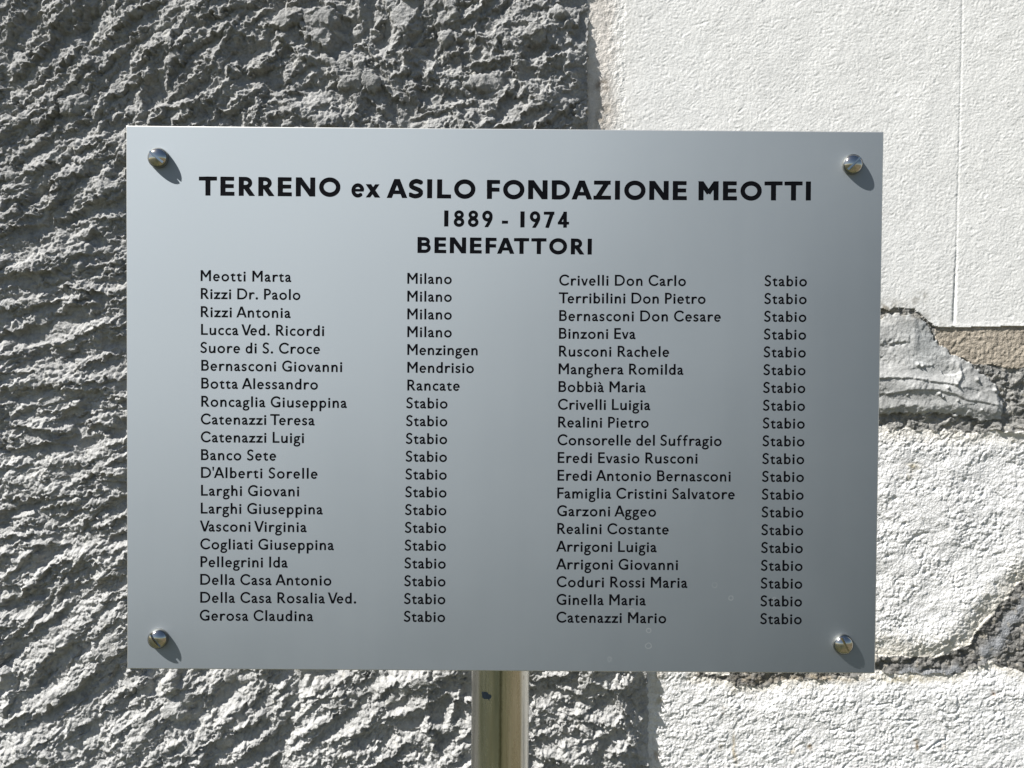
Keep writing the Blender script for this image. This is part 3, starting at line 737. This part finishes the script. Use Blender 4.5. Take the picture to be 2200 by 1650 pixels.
    if ch == '1':
        S(t_/2); return g, t_, .2, .2
    if ch == '7':
        W = .66; g.pl([(0, 1-.095), (W, 1-.095)], .19); g.pl([(W-.13, .95), (.20, -.02)], .225, [(0, -1, .02), (1, 0, W)]); return g, W, .1, .1
    if ch == '8':
        W = .67; g.ring(W/2, .745, W/2-.13, .27-.09, .185); g.ring(W/2, .285, W/2-.1, .30-.095, .195); return g, W, .09, .09
    if ch == '9':
        W = .66; g.ring(W/2, .68, W/2-.105, .335-.095, .2); g.cr([(W-.105, .66), (W-.12, .50), (.43, .26), (.25, -.03)], .2, [(0, -1, .02)]); return g, W, .09, .09
    if ch == '4':
        W = .70; g.pl([(W-.25, 0), (W-.25, 1)], .22); g.pl([(.0, .285), (W, .285)], .165); g.pl([(.075, .27), (W-.22, 1.0)], .17, [TOP, (0, -1, -.21), (1, 0, W-.14), (-1, 0, 0)]); return g, W, .09, .09
    raise ValueError(ch)

def contours(g, W, step, grow):
    xs = np.arange(-.12, W+.14+step, step) + .000317; ys = np.arange(-.42, 1.12+step, step) + .000211
    X, Y = np.meshgrid(xs, ys); D = np.full(X.shape, 9.0)
    for f in g.f: D = np.minimum(D, f(X, Y))
    D = D - grow
    D[np.abs(D) < 1e-9] = 1e-9
    S_ = D < 0
    cell = S_[:-1, :-1].astype(int) + 2*S_[:-1, 1:] + 4*S_[1:, 1:] + 8*S_[1:, :-1]
    nxt = {}
    TB = {1: [(3, 0)], 2: [(0, 1)], 3: [(3, 1)], 4: [(1, 2)], 5: [(3, 0), (1, 2)], 6: [(0, 2)], 7: [(3, 2)], 8: [(2, 3)], 9: [(2, 0)], 10: [(0, 1), (2, 3)], 11: [(2, 1)], 12: [(1, 3)], 13: [(1, 0)], 14: [(0, 3)]}
    def key(j, i, e):
        return ('h', j, i) if e == 0 else ('v', j, i+1) if e == 1 else ('h', j+1, i) if e == 2 else ('v', j, i)
    for j, i in zip(*np.nonzero((cell > 0) & (cell < 15))):
        for a, b in TB[cell[j, i]]: nxt[key(j, i, a)] = key(j, i, b)
    def pt(k):
        _, j, i = k
        if k[0] == 'h': a, b = D[j, i], D[j, i+1]; f = a/(a-b); return (xs[i]+f*step, ys[j])
        a, b = D[j, i], D[j+1, i]; f = a/(a-b); return (xs[i], ys[j]+f*step)
    out = []
    while nxt:
        k0 = next(iter(nxt)); k = k0; loop = []
        while k in nxt:
            loop.append(pt(k)); k = nxt.pop(k)
        if len(loop) > 6: out.append(loop)
    return out
def simplify(P, eps):
    P = np.array(P); n = len(P)
    a = 0; b = int(np.argmax(((P-P[0])**2).sum(1)))
    def dp(i0, i1, Q):
        st = [(i0, i1)]; keep = {i0, i1}
        while st:
            i, j = st.pop()
            if j-i < 2: continue
            d = Q[j]-Q[i]; L = np.hypot(*d)+1e-12
            e = np.abs((Q[i+1:j, 0]-Q[i, 0])*d[1]-(Q[i+1:j, 1]-Q[i, 1])*d[0])/L
            k = int(np.argmax(e))
            if e[k] > eps: k += i+1; keep.add(k); st += [(i, k), (k, j)]
        return keep
    Q = np.concatenate([P, P[:1]])
    ks = sorted(dp(0, b, Q) | dp(b, n, Q)); ks = [k for k in ks if k < n]
    R_ = P[ks]
    # merge points that sit too close together
    out = [R_[0]]
    for p in R_[1:]:
        if np.hypot(*(p-out[-1])) > 0.012: out.append(p)
    if len(out) > 3 and np.hypot(*(out[0]-out[-1])) < 0.012: out.pop()
    return np.array(out)
CACHE = {}
def glyph_data(ch, bold):
    kk = (ch, bold)
    if kk not in CACHE:
        g, W, l_, r_ = glyph(ch, bold)
        cs = [simplify(c, .0035) for c in contours(g, W, .0135, .006 if bold else .021)]
        res = []
        for c in cs:
            ar = .5*np.sum(c[:, 0]*np.roll(c[:, 1], -1)-np.roll(c[:, 0], -1)*c[:, 1])
            # after this, outer loops run counter-clockwise, counters clockwise
            res.append((c, ar))
        big = max(res, key=lambda q_: abs(q_[1]))
        if big[1] < 0: res = [(c[::-1], -a) for c, a in res]
        CACHE[kk] = ([c for c, a in res], W, l_, r_)
    return CACHE[kk]
KERN = {'Te': -.13, 'Va': -.14, 'Ve': -.14, 'Vi': -.03, ' A': -.05, ' T': -.12, ' V': -.13, "D'": -.04, "'A": -.08, 'Fa': -.03, 'ra': -.0, 'AT': -.10, 'FA': -.05, 'ff': .10, 'uf': .03, 'fr': .07}
def layout(text, bold):
    x = 0; pos = []; prev = None
    for ch in text:
        if prev is not None: x += KERN.get(prev+ch, 0)
        if ch == ' ': x += .36; prev = ch; pos.append(None); continue
        cs, W, l_, r_ = glyph_data(ch, bold)
        if pos: x += l_
        pos.append((ch, x)); x += W; end = x; x += r_; prev = ch
    return pos, end
LINES = []
def line(text, ul, vl, ur, vr, cap, bold=False):
    LINES.append((text, ul, vl, ur, vr, cap, bold))
line('TERRENO', 427.5, 420, 731.3, 422.7, 40.6, True); line('ex', 754.5, 423.6, 816.5, 424.6, 40.6, True)
line('ASILO', 831.3, 425.2, 1021.3, 426.8, 40.6, True); line('FONDAZIONE', 1046.3, 427.4, 1475.4, 430, 40.6, True); line('MEOTTI', 1500.8, 430.3, 1741.9, 430.7, 40.6, True)
line('1889', 954.3, 486.6, 1058.3, 487.6, 34.3, True); line('-', 1078.3, 487.8, 1090.8, 488, 34.3, True); line('1974', 1118, 488.6, 1222.5, 489.3, 34.3, True)
line('BENEFATTORI', 897, 543.4, 1271.3, 547, 34, True)
C1 = [('Meotti Marta', 70, 1255, 603.5), ('Rizzi Dr. Paolo', 72, 1375, 642), ('Rizzi Antonia', 72, 1247, 681), ('Lucca Ved. Ricordi', 75, 1685, 719.2), ('Suore di S. Croce', 68, 1632, 757.9),
      ('Bernasconi Giovanni', 78, 1922, 796.3), ('Botta Alessandro', 78, 1605, 834.6), ('Roncaglia Giuseppina', 78, 1985, 873.5), ('Catenazzi Teresa', 72, 1562, 911.6), ('Catenazzi Luigi', 72, 1420, 949.9),
      ('Banco Sete', 75, 1057, 988.3), ("D'Alberti Sorelle", 75, 1600, 1026.5), ('Larghi Giovani', 75, 1357, 1064.8), ('Larghi Giuseppina', 72, 1668, 1103.2), ('Vasconi Virginia', 62, 1457, 1141.6),
      ('Cogliati Giuseppina', 65, 1815, 1179.9), ('Pellegrini Ida', 68, 1208, 1218.1), ('Della Casa Antonio', 65, 1782, 1256.2), ('Della Casa Rosalia Ved.', 65, 2108, 1294.7), ('Gerosa Claudina', 58, 1543, 1333.2)]
for k, (s_, a, b, y) in enumerate(C1):
    ua, ub = 420+a/6.111, 420+b/6.111; sl_ = .0110-.0060*k/19
    line(s_, ua, y, ub, y+sl_*(ub-ua), 22.9)
for k in range(20):
    s_ = (['Milano']*4 + ['Menzingen', 'Mendrisio', 'Rancate'] + ['Stabio']*13)[k]
    ur = {'Milano': 970.2, 'Menzingen': 1025.9, 'Mendrisio': 1017.7, 'Rancate': 987.3, 'Stabio': 961.6}[s_]
    ul = 875.5 if k < 7 else 873.9
    dr = -5.6*max(0, k-6)/13; y = 609.4 + 38.22*k
    line(s_, ul+dr, y, ur+dr, y+.006*(ur-ul), 22.9)
C3 = [('Crivelli Don Carlo', 65, 1558), ('Terribilini Don Pietro', 60, 1790), ('Bernasconi Don Cesare', 65, 1970), ('Binzoni Eva', 62, 963), ('Rusconi Rachele', 62, 1360), ('Manghera Romilda', 58, 1528),
      ('Bobbià Maria', 57, 1083), ('Crivelli Luigia', 50, 1137), ('Realini Pietro', 52, 1118), ('Consorelle del Suffragio', 45, 1980), ('Eredi Evasio Rusconi', 47, 1693), ('Eredi Antonio Bernasconi', 45, 2085),
      ('Famiglia Cristini Salvatore', 42, 2135), ('Garzoni Aggeo', 40, 1205), ('Realini Costante', 42, 1355), ('Arrigoni Luigia', 30, 1212), ('Arrigoni Giovanni', 30, 1462), ('Coduri Rossi Maria', 35, 1575),
      ('Ginella Maria', 33, 1083), ('Catenazzi Mario', 32, 1325)]
for k, (s_, a, b) in enumerate(C3):
    ua, ub = 1190+a/5.5, 1190+b/5.5; y = 613.2 + (1337.4-613.2)*k/19
    line(s_, ua, y, ub, y+(.004+.002*k/19)*(ub-ua), 22.9)
for k in range(20):
    ul = 1643.2+(1634-1643.2)*k/19; ur = 1733.2+(1722.1-1733.2)*k/19; y = 614.6 + (1340.6-614.6)*k/19
    line('Stabio', ul, y, ur, y+.3, 22.9)

sign = empty('information_sign', (0, 0, 0))
tag(sign, 'satin aluminium plaque engraved with black names, four domed screws, on a round metal post', 'sign')
def on_plate(u, v):
    p = at(u, v, 0.0); return np.array([p[0], p[2]])
loops = []      # (points in panel plane, is_outer)
floors = []     # per line: list of glyph loop index groups
for text, ul, vl, ur, vr, cap, bold in LINES:
    a = on_plate(ul, vl); b = on_plate(ur, vr)
    mid_ = on_plate((ul+ur)/2, (vl+vr)/2); up = on_plate((ul+ur)/2, (vl+vr)/2-cap)
    caph = float(np.hypot(*(up-mid_)))
    ex = b-a; Lt = np.hypot(*ex); ex = ex/Lt; ey = np.array([-ex[1], ex[0]])
    pos, end = layout(text, bold)
    nat = end*caph; gaps = max(1, len(text)-1); extra = (Lt-nat)/gaps
    grp = []
    for i, p in enumerate(pos):
        if p is None: continue
        ch, gx_ = p; cs, W, _, _ = glyph_data(ch, bold)
        off = a + ex*(gx_*caph + extra*i)
        idx = []
        for c in cs:
            pts = off + caph*(c[:, :1]*ex + c[:, 1:]*ey)
            ar = np.sum(c[:, 0]*np.roll(c[:, 1], -1)-np.roll(c[:, 0], -1)*c[:, 1])
            idx.append(len(loops)); loops.append((pts, ar > 0))
        grp.append(idx)
    floors.append(grp)
    if abs(extra/caph) > .06: print('TRACK', text, round(extra/caph, 3))

# panel: front sheet pierced by the engraved strokes, a tiny chamfer round each, sides and back
CH = 0.00006; DP = 0.00016
cdv = []; cde = []; cdf = []
cor = [(x_, z_+ZC) for x_, z_ in PLN][::-1]                       # counter-clockwise seen from the front
rcn = []
for (cx, cz), (sx, sz) in zip([(-PW/2, -PH/2), (PW/2, -PH/2), (PW/2, PH/2), (-PW/2, PH/2)], [(1, 1), (-1, 1), (-1, -1), (1, -1)]):
    rad = .0004; a0 = {(1, 1): 180, (-1, 1): 270, (-1, -1): 0, (1, -1): 90}[(sx, sz)]
    for k in range(4):
        an = math.radians(a0+30*k); rcn.append((cx+sx*rad+rad*math.cos(an), cz+sz*rad+rad*math.sin(an)+ZC))
cdv = [Vector((p[0]*1000, p[1]*1000)) for p in rcn]; cdf = [list(range(len(rcn)))]; NR = len(rcn)
BV = .00045; rin = [(x_ - math.copysign(BV, x_), z_ - math.copysign(BV, z_-ZC)) for x_, z_ in rcn]
cdv = [Vector((p[0]*1000, p[1]*1000)) for p in rin]
start = []
for pts, outer_ in loops:
    s_ = len(cdv); start.append(s_); cdv += [Vector((float(p[0])*1000, float(p[1])*1000)) for p in pts]
    ids = list(range(s_, s_+len(pts))); cdf.append(ids if outer_ else ids[::-1])
ov, oe, of, ovo, oeo, ofo = delaunay_2d_cdt(cdv, [], cdf, 0, 1e-6, True)
tri = []
isout = [True] + [o_ for _, o_ in loops]
for f_, fo in zip(of, ofo):
    s_ = set(fo)
    if 0 not in s_: continue
    n_out = sum(1 for k in s_ if k > 0 and isout[k]); n_in = sum(1 for k in s_ if k > 0 and not isout[k])
    if n_out - n_in > 0: continue
    tri.append(list(f_))
pv = [(v[0]/1000, 0.0, v[1]/1000) for v in ov]; pf = []
def area2(f): 
    return sum(ov[f[i]][0]*ov[f[(i+1) % len(f)]][1]-ov[f[(i+1) % len(f)]][0]*ov[f[i]][1] for i in range(len(f)))
for f_ in tri: pf.append(f_ if area2(f_) > 0 else f_[::-1])
nfront = len(pf)
fv = []         # floor points of every loop
for pts, outer_ in loops:
    e = np.roll(pts, -1, 0)-pts; L_ = np.hypot(e[:, 0], e[:, 1])[:, None]+1e-12; nn = np.stack([-e[:, 1], e[:, 0]], 1)/L_
    nv = nn + np.roll(nn, 1, 0); nv /= (np.hypot(nv[:, 0], nv[:, 1])[:, None]+1e-9)
    inner = pts + nv*CH             # to the left of travel = into the stroke
    fv.append(inner); s_ = len(pv); n_ = len(pts)
    pv += [(float(p[0]), 0.0, float(p[1])) for p in pts] + [(float(p[0]), DP, float(p[1])) for p in inner]
    for k in range(n_):
        k2 = (k+1) % n_; pf.append((s_+k, s_+k2, s_+n_+k2, s_+n_+k))
# rim, sides, back
s_ = len(pv)
rc = np.array(rcn); 
pv += [(x_, 0.0, z_) for x_, z_ in rin] + [(x_, BV*.8, z_) for x_, z_ in rcn] + [(x_, PT, z_) for x_, z_ in rcn]
nside0 = len(pf)
for k in range(NR):
    k2 = (k+1) % NR; pf.append((s_+k2, s_+k, s_+NR+k, s_+NR+k2)); pf.append((s_+NR+k2, s_+NR+k, s_+2*NR+k, s_+2*NR+k2))
pf.append(tuple(s_+2*NR+k for k in range(NR))[::-1])
me = bpy.data.meshes.new('panel'); me.from_pydata(pv, [], pf)

def aluminium(name, scratch=True):
    q = NT(name); b = q.b; tc = q.n('ShaderNodeTexCoord')
    mps = q.n('ShaderNodeMapping'); mps.inputs['Scale'].default_value = (1, 1, .05); q.l(tc.outputs['Object'], mps.inputs['Vector'])
    n_s = q.noise(mps.outputs[0], 60, 4, .6); n_w = q.noise(tc.outputs['Object'], 16, 5, .65, 1.5)
    n_a = q.math('ADD', q.math('MULTIPLY', q.noise(tc.outputs['Object'], 9, 4, .55), .55), q.math('ADD', q.math('MULTIPLY', n_s, .25), q.math('MULTIPLY', n_w, .2))); n_b = q.noise(tc.outputs['Object'], 1500, 2, .5)
    colr = q.ramp(n_a, [(.3, (.292, .325, .352)), (.7, (.308, .341, .367))])
    # dried water drops near the lower right corner: pale rings of lime
    mp = q.n('ShaderNodeMapping'); mp.inputs['Scale'].default_value = (1, 0, 1); q.l(tc.outputs['Object'], mp.inputs['Vector'])
    vo = q.n('ShaderNodeTexVoronoi', feature='F1'); vo.inputs['Scale'].default_value = 75; q.l(mp.outputs[0], vo.inputs['Vector'])
    wob_ = q.noise(tc.outputs['Object'], 420, 3, .6)
    dd = q.math('ADD', vo.outputs['Distance'], q.math('MULTIPLY', q.math('SUBTRACT', wob_, .5), .10))
    rad_ = q.math('MULTIPLY', q.math('FRACT', q.math('MULTIPLY', vo.outputs['Color'], 7.3)), .13)
    ring = q.math('SUBTRACT', 1.0, q.math('MINIMUM', q.math('MULTIPLY', q.math('ABSOLUTE', q.math('SUBTRACT', dd, q.math('ADD', rad_, .05))), 34.0), 1.0))
    sx = q.n('ShaderNodeSeparateXYZ'); q.l(tc.outputs['Object'], sx.inputs[0])
    mx_ = q.math('MULTIPLY', q.n('ShaderNodeMapRange').outputs[0], 1.0)
    mr = q.n('ShaderNodeMapRange'); mr.inputs['From Min'].default_value = .04; mr.inputs['From Max'].default_value = .09; q.l(sx.outputs[0], mr.inputs[0])
    mr2 = q.n('ShaderNodeMapRange'); mr2.inputs['From Min'].default_value = ZC-.098; mr2.inputs['From Max'].default_value = ZC-.112; q.l(sx.outputs[2], mr2.inputs[0])
    sp = q.n('ShaderNodeSeparateColor'); q.l(vo.outputs['Color'], sp.inputs[0])
    pick = q.math('GREATER_THAN', sp.outputs[1], .40)
    spot = q.math('MULTIPLY', q.math('MULTIPLY', ring, pick), q.math('MULTIPLY', mr.outputs[0], mr2.outputs[0]))
    mx2 = q.n('ShaderNodeMix', data_type='RGBA'); q.l(q.math('MULTIPLY', spot, .38), mx2.inputs['Factor']); q.l(colr, mx2.inputs['A']); mx2.inputs['B'].default_value = (.75, .76, .76, 1)
    gl = q.n('ShaderNodeBsdfGlossy', distribution='BECKMANN'); q.l(mx2.outputs['Result'], gl.inputs['Color'])
    q.l(q.ramp(n_a, [(.3, .77), (.7, .79)]), gl.inputs['Roughness'])
    bp0 = q.n('ShaderNodeBump'); bp0.inputs['Strength'].default_value = 1; bp0.inputs['Distance'].default_value = .0022; q.l(q.noise(tc.outputs['Object'], 5.5, 1, .4), bp0.inputs['Height'])
    bp = q.n('ShaderNodeBump'); bp.inputs['Strength'].default_value = .12; bp.inputs['Distance'].default_value = .0001; q.l(bp0.outputs['Normal'], bp.inputs['Normal'])
    q.l(n_b, bp.inputs['Height']); q.l(bp.outputs['Normal'], gl.inputs['Normal'])
    q.l(gl.outputs[0], q.t.nodes['Material Output'].inputs['Surface'])
    return q.m
m_al = aluminium('satin_anodised_aluminium')
q = NT('cut_aluminium'); q.b.inputs['Base Color'].default_value = (.62, .62, .60, 1); q.b.inputs['Metallic'].default_value = 1; q.b.inputs['Roughness'].default_value = .5; m_cut = q.m
q = NT('painted_groove_wall'); tc = q.n('ShaderNodeTexCoord'); chip = q.math('GREATER_THAN', q.noise(tc.outputs['Object'], 420, 2, .5), .70)
cm = q.n('ShaderNodeMix', data_type='RGBA'); q.l(chip, cm.inputs['Factor']); cm.inputs['A'].default_value = (.006, .007, .010, 1); cm.inputs['B'].default_value = (.55, .55, .54, 1)
q.l(cm.outputs['Result'], q.b.inputs['Base Color']); q.l(chip, q.b.inputs['Metallic']); q.b.inputs['Roughness'].default_value = .5; q.b.inputs['Specular IOR Level'].default_value = .1; m_wallp = q.m
me.materials.append(m_al); me.materials.append(m_cut); me.materials.append(m_wallp)
for i, p in enumerate(me.polygons): p.material_index = 1 if i >= nside0 else (2 if i >= nfront else 0)
panel = mesh_obj('panel', me, sign)

q = NT('black_paint_fill'); q.b.inputs['Base Color'].default_value = (.004, .0045, .006, 1); q.b.inputs['Roughness'].default_value = .6; q.b.inputs['Specular IOR Level'].default_value = .03
tc = q.n('ShaderNodeTexCoord'); bp = q.n('ShaderNodeBump'); bp.inputs['Strength'].default_value = .5; bp.inputs['Distance'].default_value = .0001
q.l(q.noise(tc.outputs['Object'], 1600, 3, .6), bp.inputs['Height']); q.l(bp.outputs['Normal'], q.b.inputs['Normal']); m_ink = q.m
for (text, *_r), grp in zip(LINES, floors):
    v_, f_ = [], []
    for idx in grp:
        outs = [i for i in idx if loops[i][1]]; ins = [i for i in idx if not loops[i][1]]
        for oi in outs:
            O = fv[oi]; polys = [O]
            for ii_ in ins:
                c0 = loops[ii_][0][0]; P = loops[oi][0]; inside = False
                for k in range(len(P)):
                    (ax, ay), (bx, by) = P[k], P[(k+1) % len(P)]
                    if (ay > c0[1]) != (by > c0[1]) and c0[0] < (bx-ax)*(c0[1]-ay)/(by-ay)+ax: inside = not inside
                if inside: polys.append(fv[ii_])
            flat = np.concatenate(polys); s_ = len(v_)
            v_ += [(float(p[0]), DP, float(p[1])) for p in flat]
            for t3 in tessellate_polygon([[Vector((p[0], p[1], 0)) for p in pp] for pp in polys]):
                a_, b_, c_ = [flat[k] for k in t3]
                if (b_[0]-a_[0])*(c_[1]-a_[1])-(c_[0]-a_[0])*(b_[1]-a_[1]) < 0: t3 = t3[::-1]
                f_.append(tuple(s_+k for k in t3))
    me = bpy.data.meshes.new('lettering'); me.from_pydata(v_, [], f_)
    mesh_obj('lettering', me, panel, m_ink)

# ------------------------------------------------------------------ screws
q = NT('polished_nickel'); q.b.inputs['Base Color'].default_value = (.50, .475, .43, 1); q.b.inputs['Metallic'].default_value = 1; q.b.inputs['Roughness'].default_value = .10
tc = q.n('ShaderNodeTexCoord'); q.l(q.ramp(q.noise(tc.outputs['Object'], 500, 3, .6), [(.35, .06), (.75, .18)]), q.b.inputs['Roughness']); m_nick = q.m
RS, HS = .0057, .0047
def dome():
    bm = bmesh.new(); N_, K_ = 64, 16; rings = []
    prof = [(RS, 0.0), (RS, .0005)] + [(RS*math.cos(math.radians(90*k/K_))**.92 if k < K_ else 0, .0005+(HS-.0005)*math.sin(math.radians(90*k/K_))) for k in range(1, K_)]
    for r_, h_ in prof: rings.append([bm.verts.new((r_*math.cos(2*math.pi*i/N_), r_*math.sin(2*math.pi*i/N_), h_)) for i in range(N_)])
    top = bm.verts.new((0, 0, HS)); bot = bm.verts.new((0, 0, 0))
    for a, b in zip(rings, rings[1:]):
        for i in range(N_): bm.faces.new((a[i], a[(i+1) % N_], b[(i+1) % N_], b[i]))
    for i in range(N_):
        bm.faces.new((rings[-1][i], rings[-1][(i+1) % N_], top)); bm.faces.new((rings[0][(i+1) % N_], rings[0][i], bot))
    me_ = bpy.data.meshes.new('screw'); bm.to_mesh(me_); bm.free()
    for p in me_.polygons: p.use_smooth = True
    cb = bmesh.new(); bmesh.ops.create_cube(cb, size=1.0, matrix=Matrix.Translation((0, 0, HS)) @ Matrix.Diagonal((RS*2.4, .00125, .0036, 1)))
    mc = bpy.data.meshes.new('slot_cutter'); cb.to_mesh(mc); cb.free()
    oa = bpy.data.objects.new('tmp_a', me_); ob = bpy.data.objects.new('tmp_b', mc); C.objects.link(oa); C.objects.link(ob)
    md = oa.modifiers.new('b', 'BOOLEAN'); md.object = ob; md.operation = 'DIFFERENCE'; md.solver = 'EXACT'
    dg = bpy.context.evaluated_depsgraph_get(); dg.update()
    out = bpy.data.meshes.new_from_object(oa.evaluated_get(dg)); out.name = 'screw'
    bpy.data.objects.remove(oa); bpy.data.objects.remove(ob); bpy.data.meshes.remove(mc)
    out.materials.clear(); out.materials.append(m_nick)
    for p in out.polygons: p.use_smooth = (len(p.vertices) <= 5 and abs(p.normal.z) < .999) or True
    out.set_sharp_from_angle(angle=math.radians(35))
    return out
screw_me = dome()
for u, v, deg in [(341, 340, -39), (1830, 354, 45), (341, 1371, -52), (1810, 1383, -65)]:
    p = at(u, v, 0)
    o = mesh_obj('screw', screw_me, sign); an = math.radians(deg)
    Rm = Matrix(((1, 0, 0), (0, 0, -1), (0, 1, 0))).to_4x4() @ Matrix.Rotation(an, 4, 'Z')
    o.matrix_local = Matrix.Translation((p[0], 0.0, p[2])) @ Rm

# ------------------------------------------------------------------ post
PR = .0178
PC_Y = PT+.022+PR
pc = at(1074.5, 1550, PC_Y)
q = NT('galvanised_tube'); tc = q.n('ShaderNodeTexCoord'); b = q.b
mp = q.n('ShaderNodeMapping'); mp.inputs['Scale'].default_value = (1, 1, .06); q.l(tc.outputs['Object'], mp.inputs['Vector'])
st = q.noise(mp.outputs[0], 260, 4, .6)
colr = q.ramp(st, [(.3, (.44, .425, .37)), (.7, (.60, .58, .52))])
sx = q.n('ShaderNodeSeparateXYZ'); q.l(tc.outputs['Object'], sx.inputs[0])
# dark ragged streak in the base colour, down the front
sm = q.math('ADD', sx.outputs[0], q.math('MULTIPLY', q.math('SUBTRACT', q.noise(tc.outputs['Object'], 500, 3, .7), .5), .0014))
streak = q.math('SUBTRACT', 1.0, q.math('MINIMUM', q.math('DIVIDE', q.math('ABSOLUTE', q.math('SUBTRACT', sm, .0004)), .0015), 1.0))
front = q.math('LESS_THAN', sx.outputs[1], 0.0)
mx = q.n('ShaderNodeMix', data_type='RGBA'); q.l(q.math('MULTIPLY', q.math('MULTIPLY', streak, front), .85), mx.inputs['Factor']); q.l(colr, mx.inputs['A']); mx.inputs['B'].default_value = (.10, .10, .06, 1)
sp = q.n('ShaderNodeTexVoronoi'); sp.inputs['Scale'].default_value = 130; mp2 = q.n('ShaderNodeMapping'); mp2.inputs['Scale'].default_value = (1.6, 1.6, .5); q.l(tc.outputs['Object'], mp2.inputs['Vector']); q.l(mp2.outputs[0], sp.inputs['Vector'])
dk = q.math('MULTIPLY', q.math('LESS_THAN', sp.outputs['Distance'], .12), q.math('GREATER_THAN', sx.outputs[0], .009))
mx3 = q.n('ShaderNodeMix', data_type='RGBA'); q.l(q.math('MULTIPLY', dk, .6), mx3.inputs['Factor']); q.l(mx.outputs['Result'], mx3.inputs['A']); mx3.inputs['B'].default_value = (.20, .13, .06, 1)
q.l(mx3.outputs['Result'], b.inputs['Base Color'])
b.inputs['Metallic'].default_value = 1; q.l(q.ramp(st, [(.3, .17), (.7, .34)]), b.inputs['Roughness'])
m_tube = q.m
bm = bmesh.new(); N_ = 96
zt = ZC + .11
for (rr_, z_a, z_b, inv) in ((PR, 0.0, zt, False), (PR-.002, 0.0, zt, True)):
    a = [bm.verts.new((rr_*math.cos(2*math.pi*i/N_), rr_*math.sin(2*math.pi*i/N_), z_a)) for i in range(N_)]
    c = [bm.verts.new((rr_*math.cos(2*math.pi*i/N_), rr_*math.sin(2*math.pi*i/N_), z_b)) for i in range(N_)]
    for i in range(N_):
        f_ = (a[i], a[(i+1) % N_], c[(i+1) % N_], c[i]); bm.faces.new(f_[::-1] if inv else f_)
    if not inv: o_top = c
    else:
        for i in range(N_): bm.faces.new((o_top[i], o_top[(i+1) % N_], c[(i+1) % N_], c[i]))
me = bpy.data.meshes.new('post'); bm.to_mesh(me); bm.free()
for p in me.polygons: p.use_smooth = True
me.set_sharp_from_angle(angle=math.radians(30))
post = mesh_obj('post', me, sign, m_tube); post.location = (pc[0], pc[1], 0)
# clamp plates that hold the panel to the post
q = NT('dull_steel'); q.b.inputs['Base Color'].default_value = (.45, .45, .44, 1); q.b.inputs['Metallic'].default_value = 1; q.b.inputs['Roughness'].default_value = .45; m_st = q.m
for zz in (.085, -.085):
    bm = bmesh.new()
    bmesh.ops.create_cube(bm, size=1, matrix=Matrix.Translation((0, 0, 0)) @ Matrix.Diagonal((.36, .0040, .028, 1)))
    bmesh.ops.bevel(bm, geom=bm.edges[:], offset=.0008, segments=2, affect='EDGES')
    me = bpy.data.meshes.new('crossbar'); bm.to_mesh(me); bm.free()
    o = mesh_obj('crossbar', me, sign, m_st); o.location = (0, PT+.0022, ZC+zz)
bm = bmesh.new(); bmesh.ops.create_cube(bm, size=1, matrix=Matrix.Diagonal((.03, .019, .026, 1))); bmesh.ops.bevel(bm, geom=bm.edges[:], offset=.0015, segments=2, affect='EDGES')
cl_me = bpy.data.meshes.new('clamp'); bm.to_mesh(cl_me); bm.free()
for zz in (.085, -.085):
    o = mesh_obj('clamp', cl_me, sign, m_st); o.location = (pc[0], PT+.0042+.0095, ZC+zz)
# blue ink blot on the tube
q = NT('blue_ink'); q.b.inputs['Base Color'].default_value = (.035, .055, .09, 1); q.b.inputs['Roughness'].default_value = .5
blot = [(1035, 1486), (1042, 1486), (1048, 1488), (1049, 1491), (1055, 1493), (1056, 1497), (1054, 1501), (1051, 1502), (1052, 1506), (1048, 1502), (1041, 1502), (1036, 1499)]
bm = bmesh.new(); ctr = np.mean(np.array(blot), 0)
def on_tube(u, v):
    d = ray(u, v); ox, oy = CAM[0]-pc[0], CAM[1]-pc[1]; rr_ = PR+.00006
    A_ = d[0]**2+d[1]**2; B_ = 2*(ox*d[0]+oy*d[1]); C_ = ox*ox+oy*oy-rr_*rr_; k = (-B_-math.sqrt(B_*B_-4*A_*C_))/(2*A_)
    P = CAM+k*d; return (P[0]-pc[0], P[1]-pc[1], P[2])
nb_ = len(blot); rg = [[bm.verts.new(on_tube(ctr[0]+(u-ctr[0])*s, ctr[1]+(v-ctr[1])*s)) for u, v in blot] for s in (1, .6, .3)]
for a, c in zip(rg, rg[1:]):
    for i in range(nb_): bm.faces.new((a[i], c[i], c[(i+1) % nb_], a[(i+1) % nb_]))
bm.faces.new(rg[-1]); bmesh.ops.recalc_face_normals(bm, faces=bm.faces[:])
me = bpy.data.meshes.new('ink_mark'); bm.to_mesh(me); bm.free()
mesh_obj('ink_mark', me, post, q.m)
print('glyph loops', len(loops), 'panel faces', len(pf), 'wall grid', nx, nz, 'sun elev', math.degrees(elev))
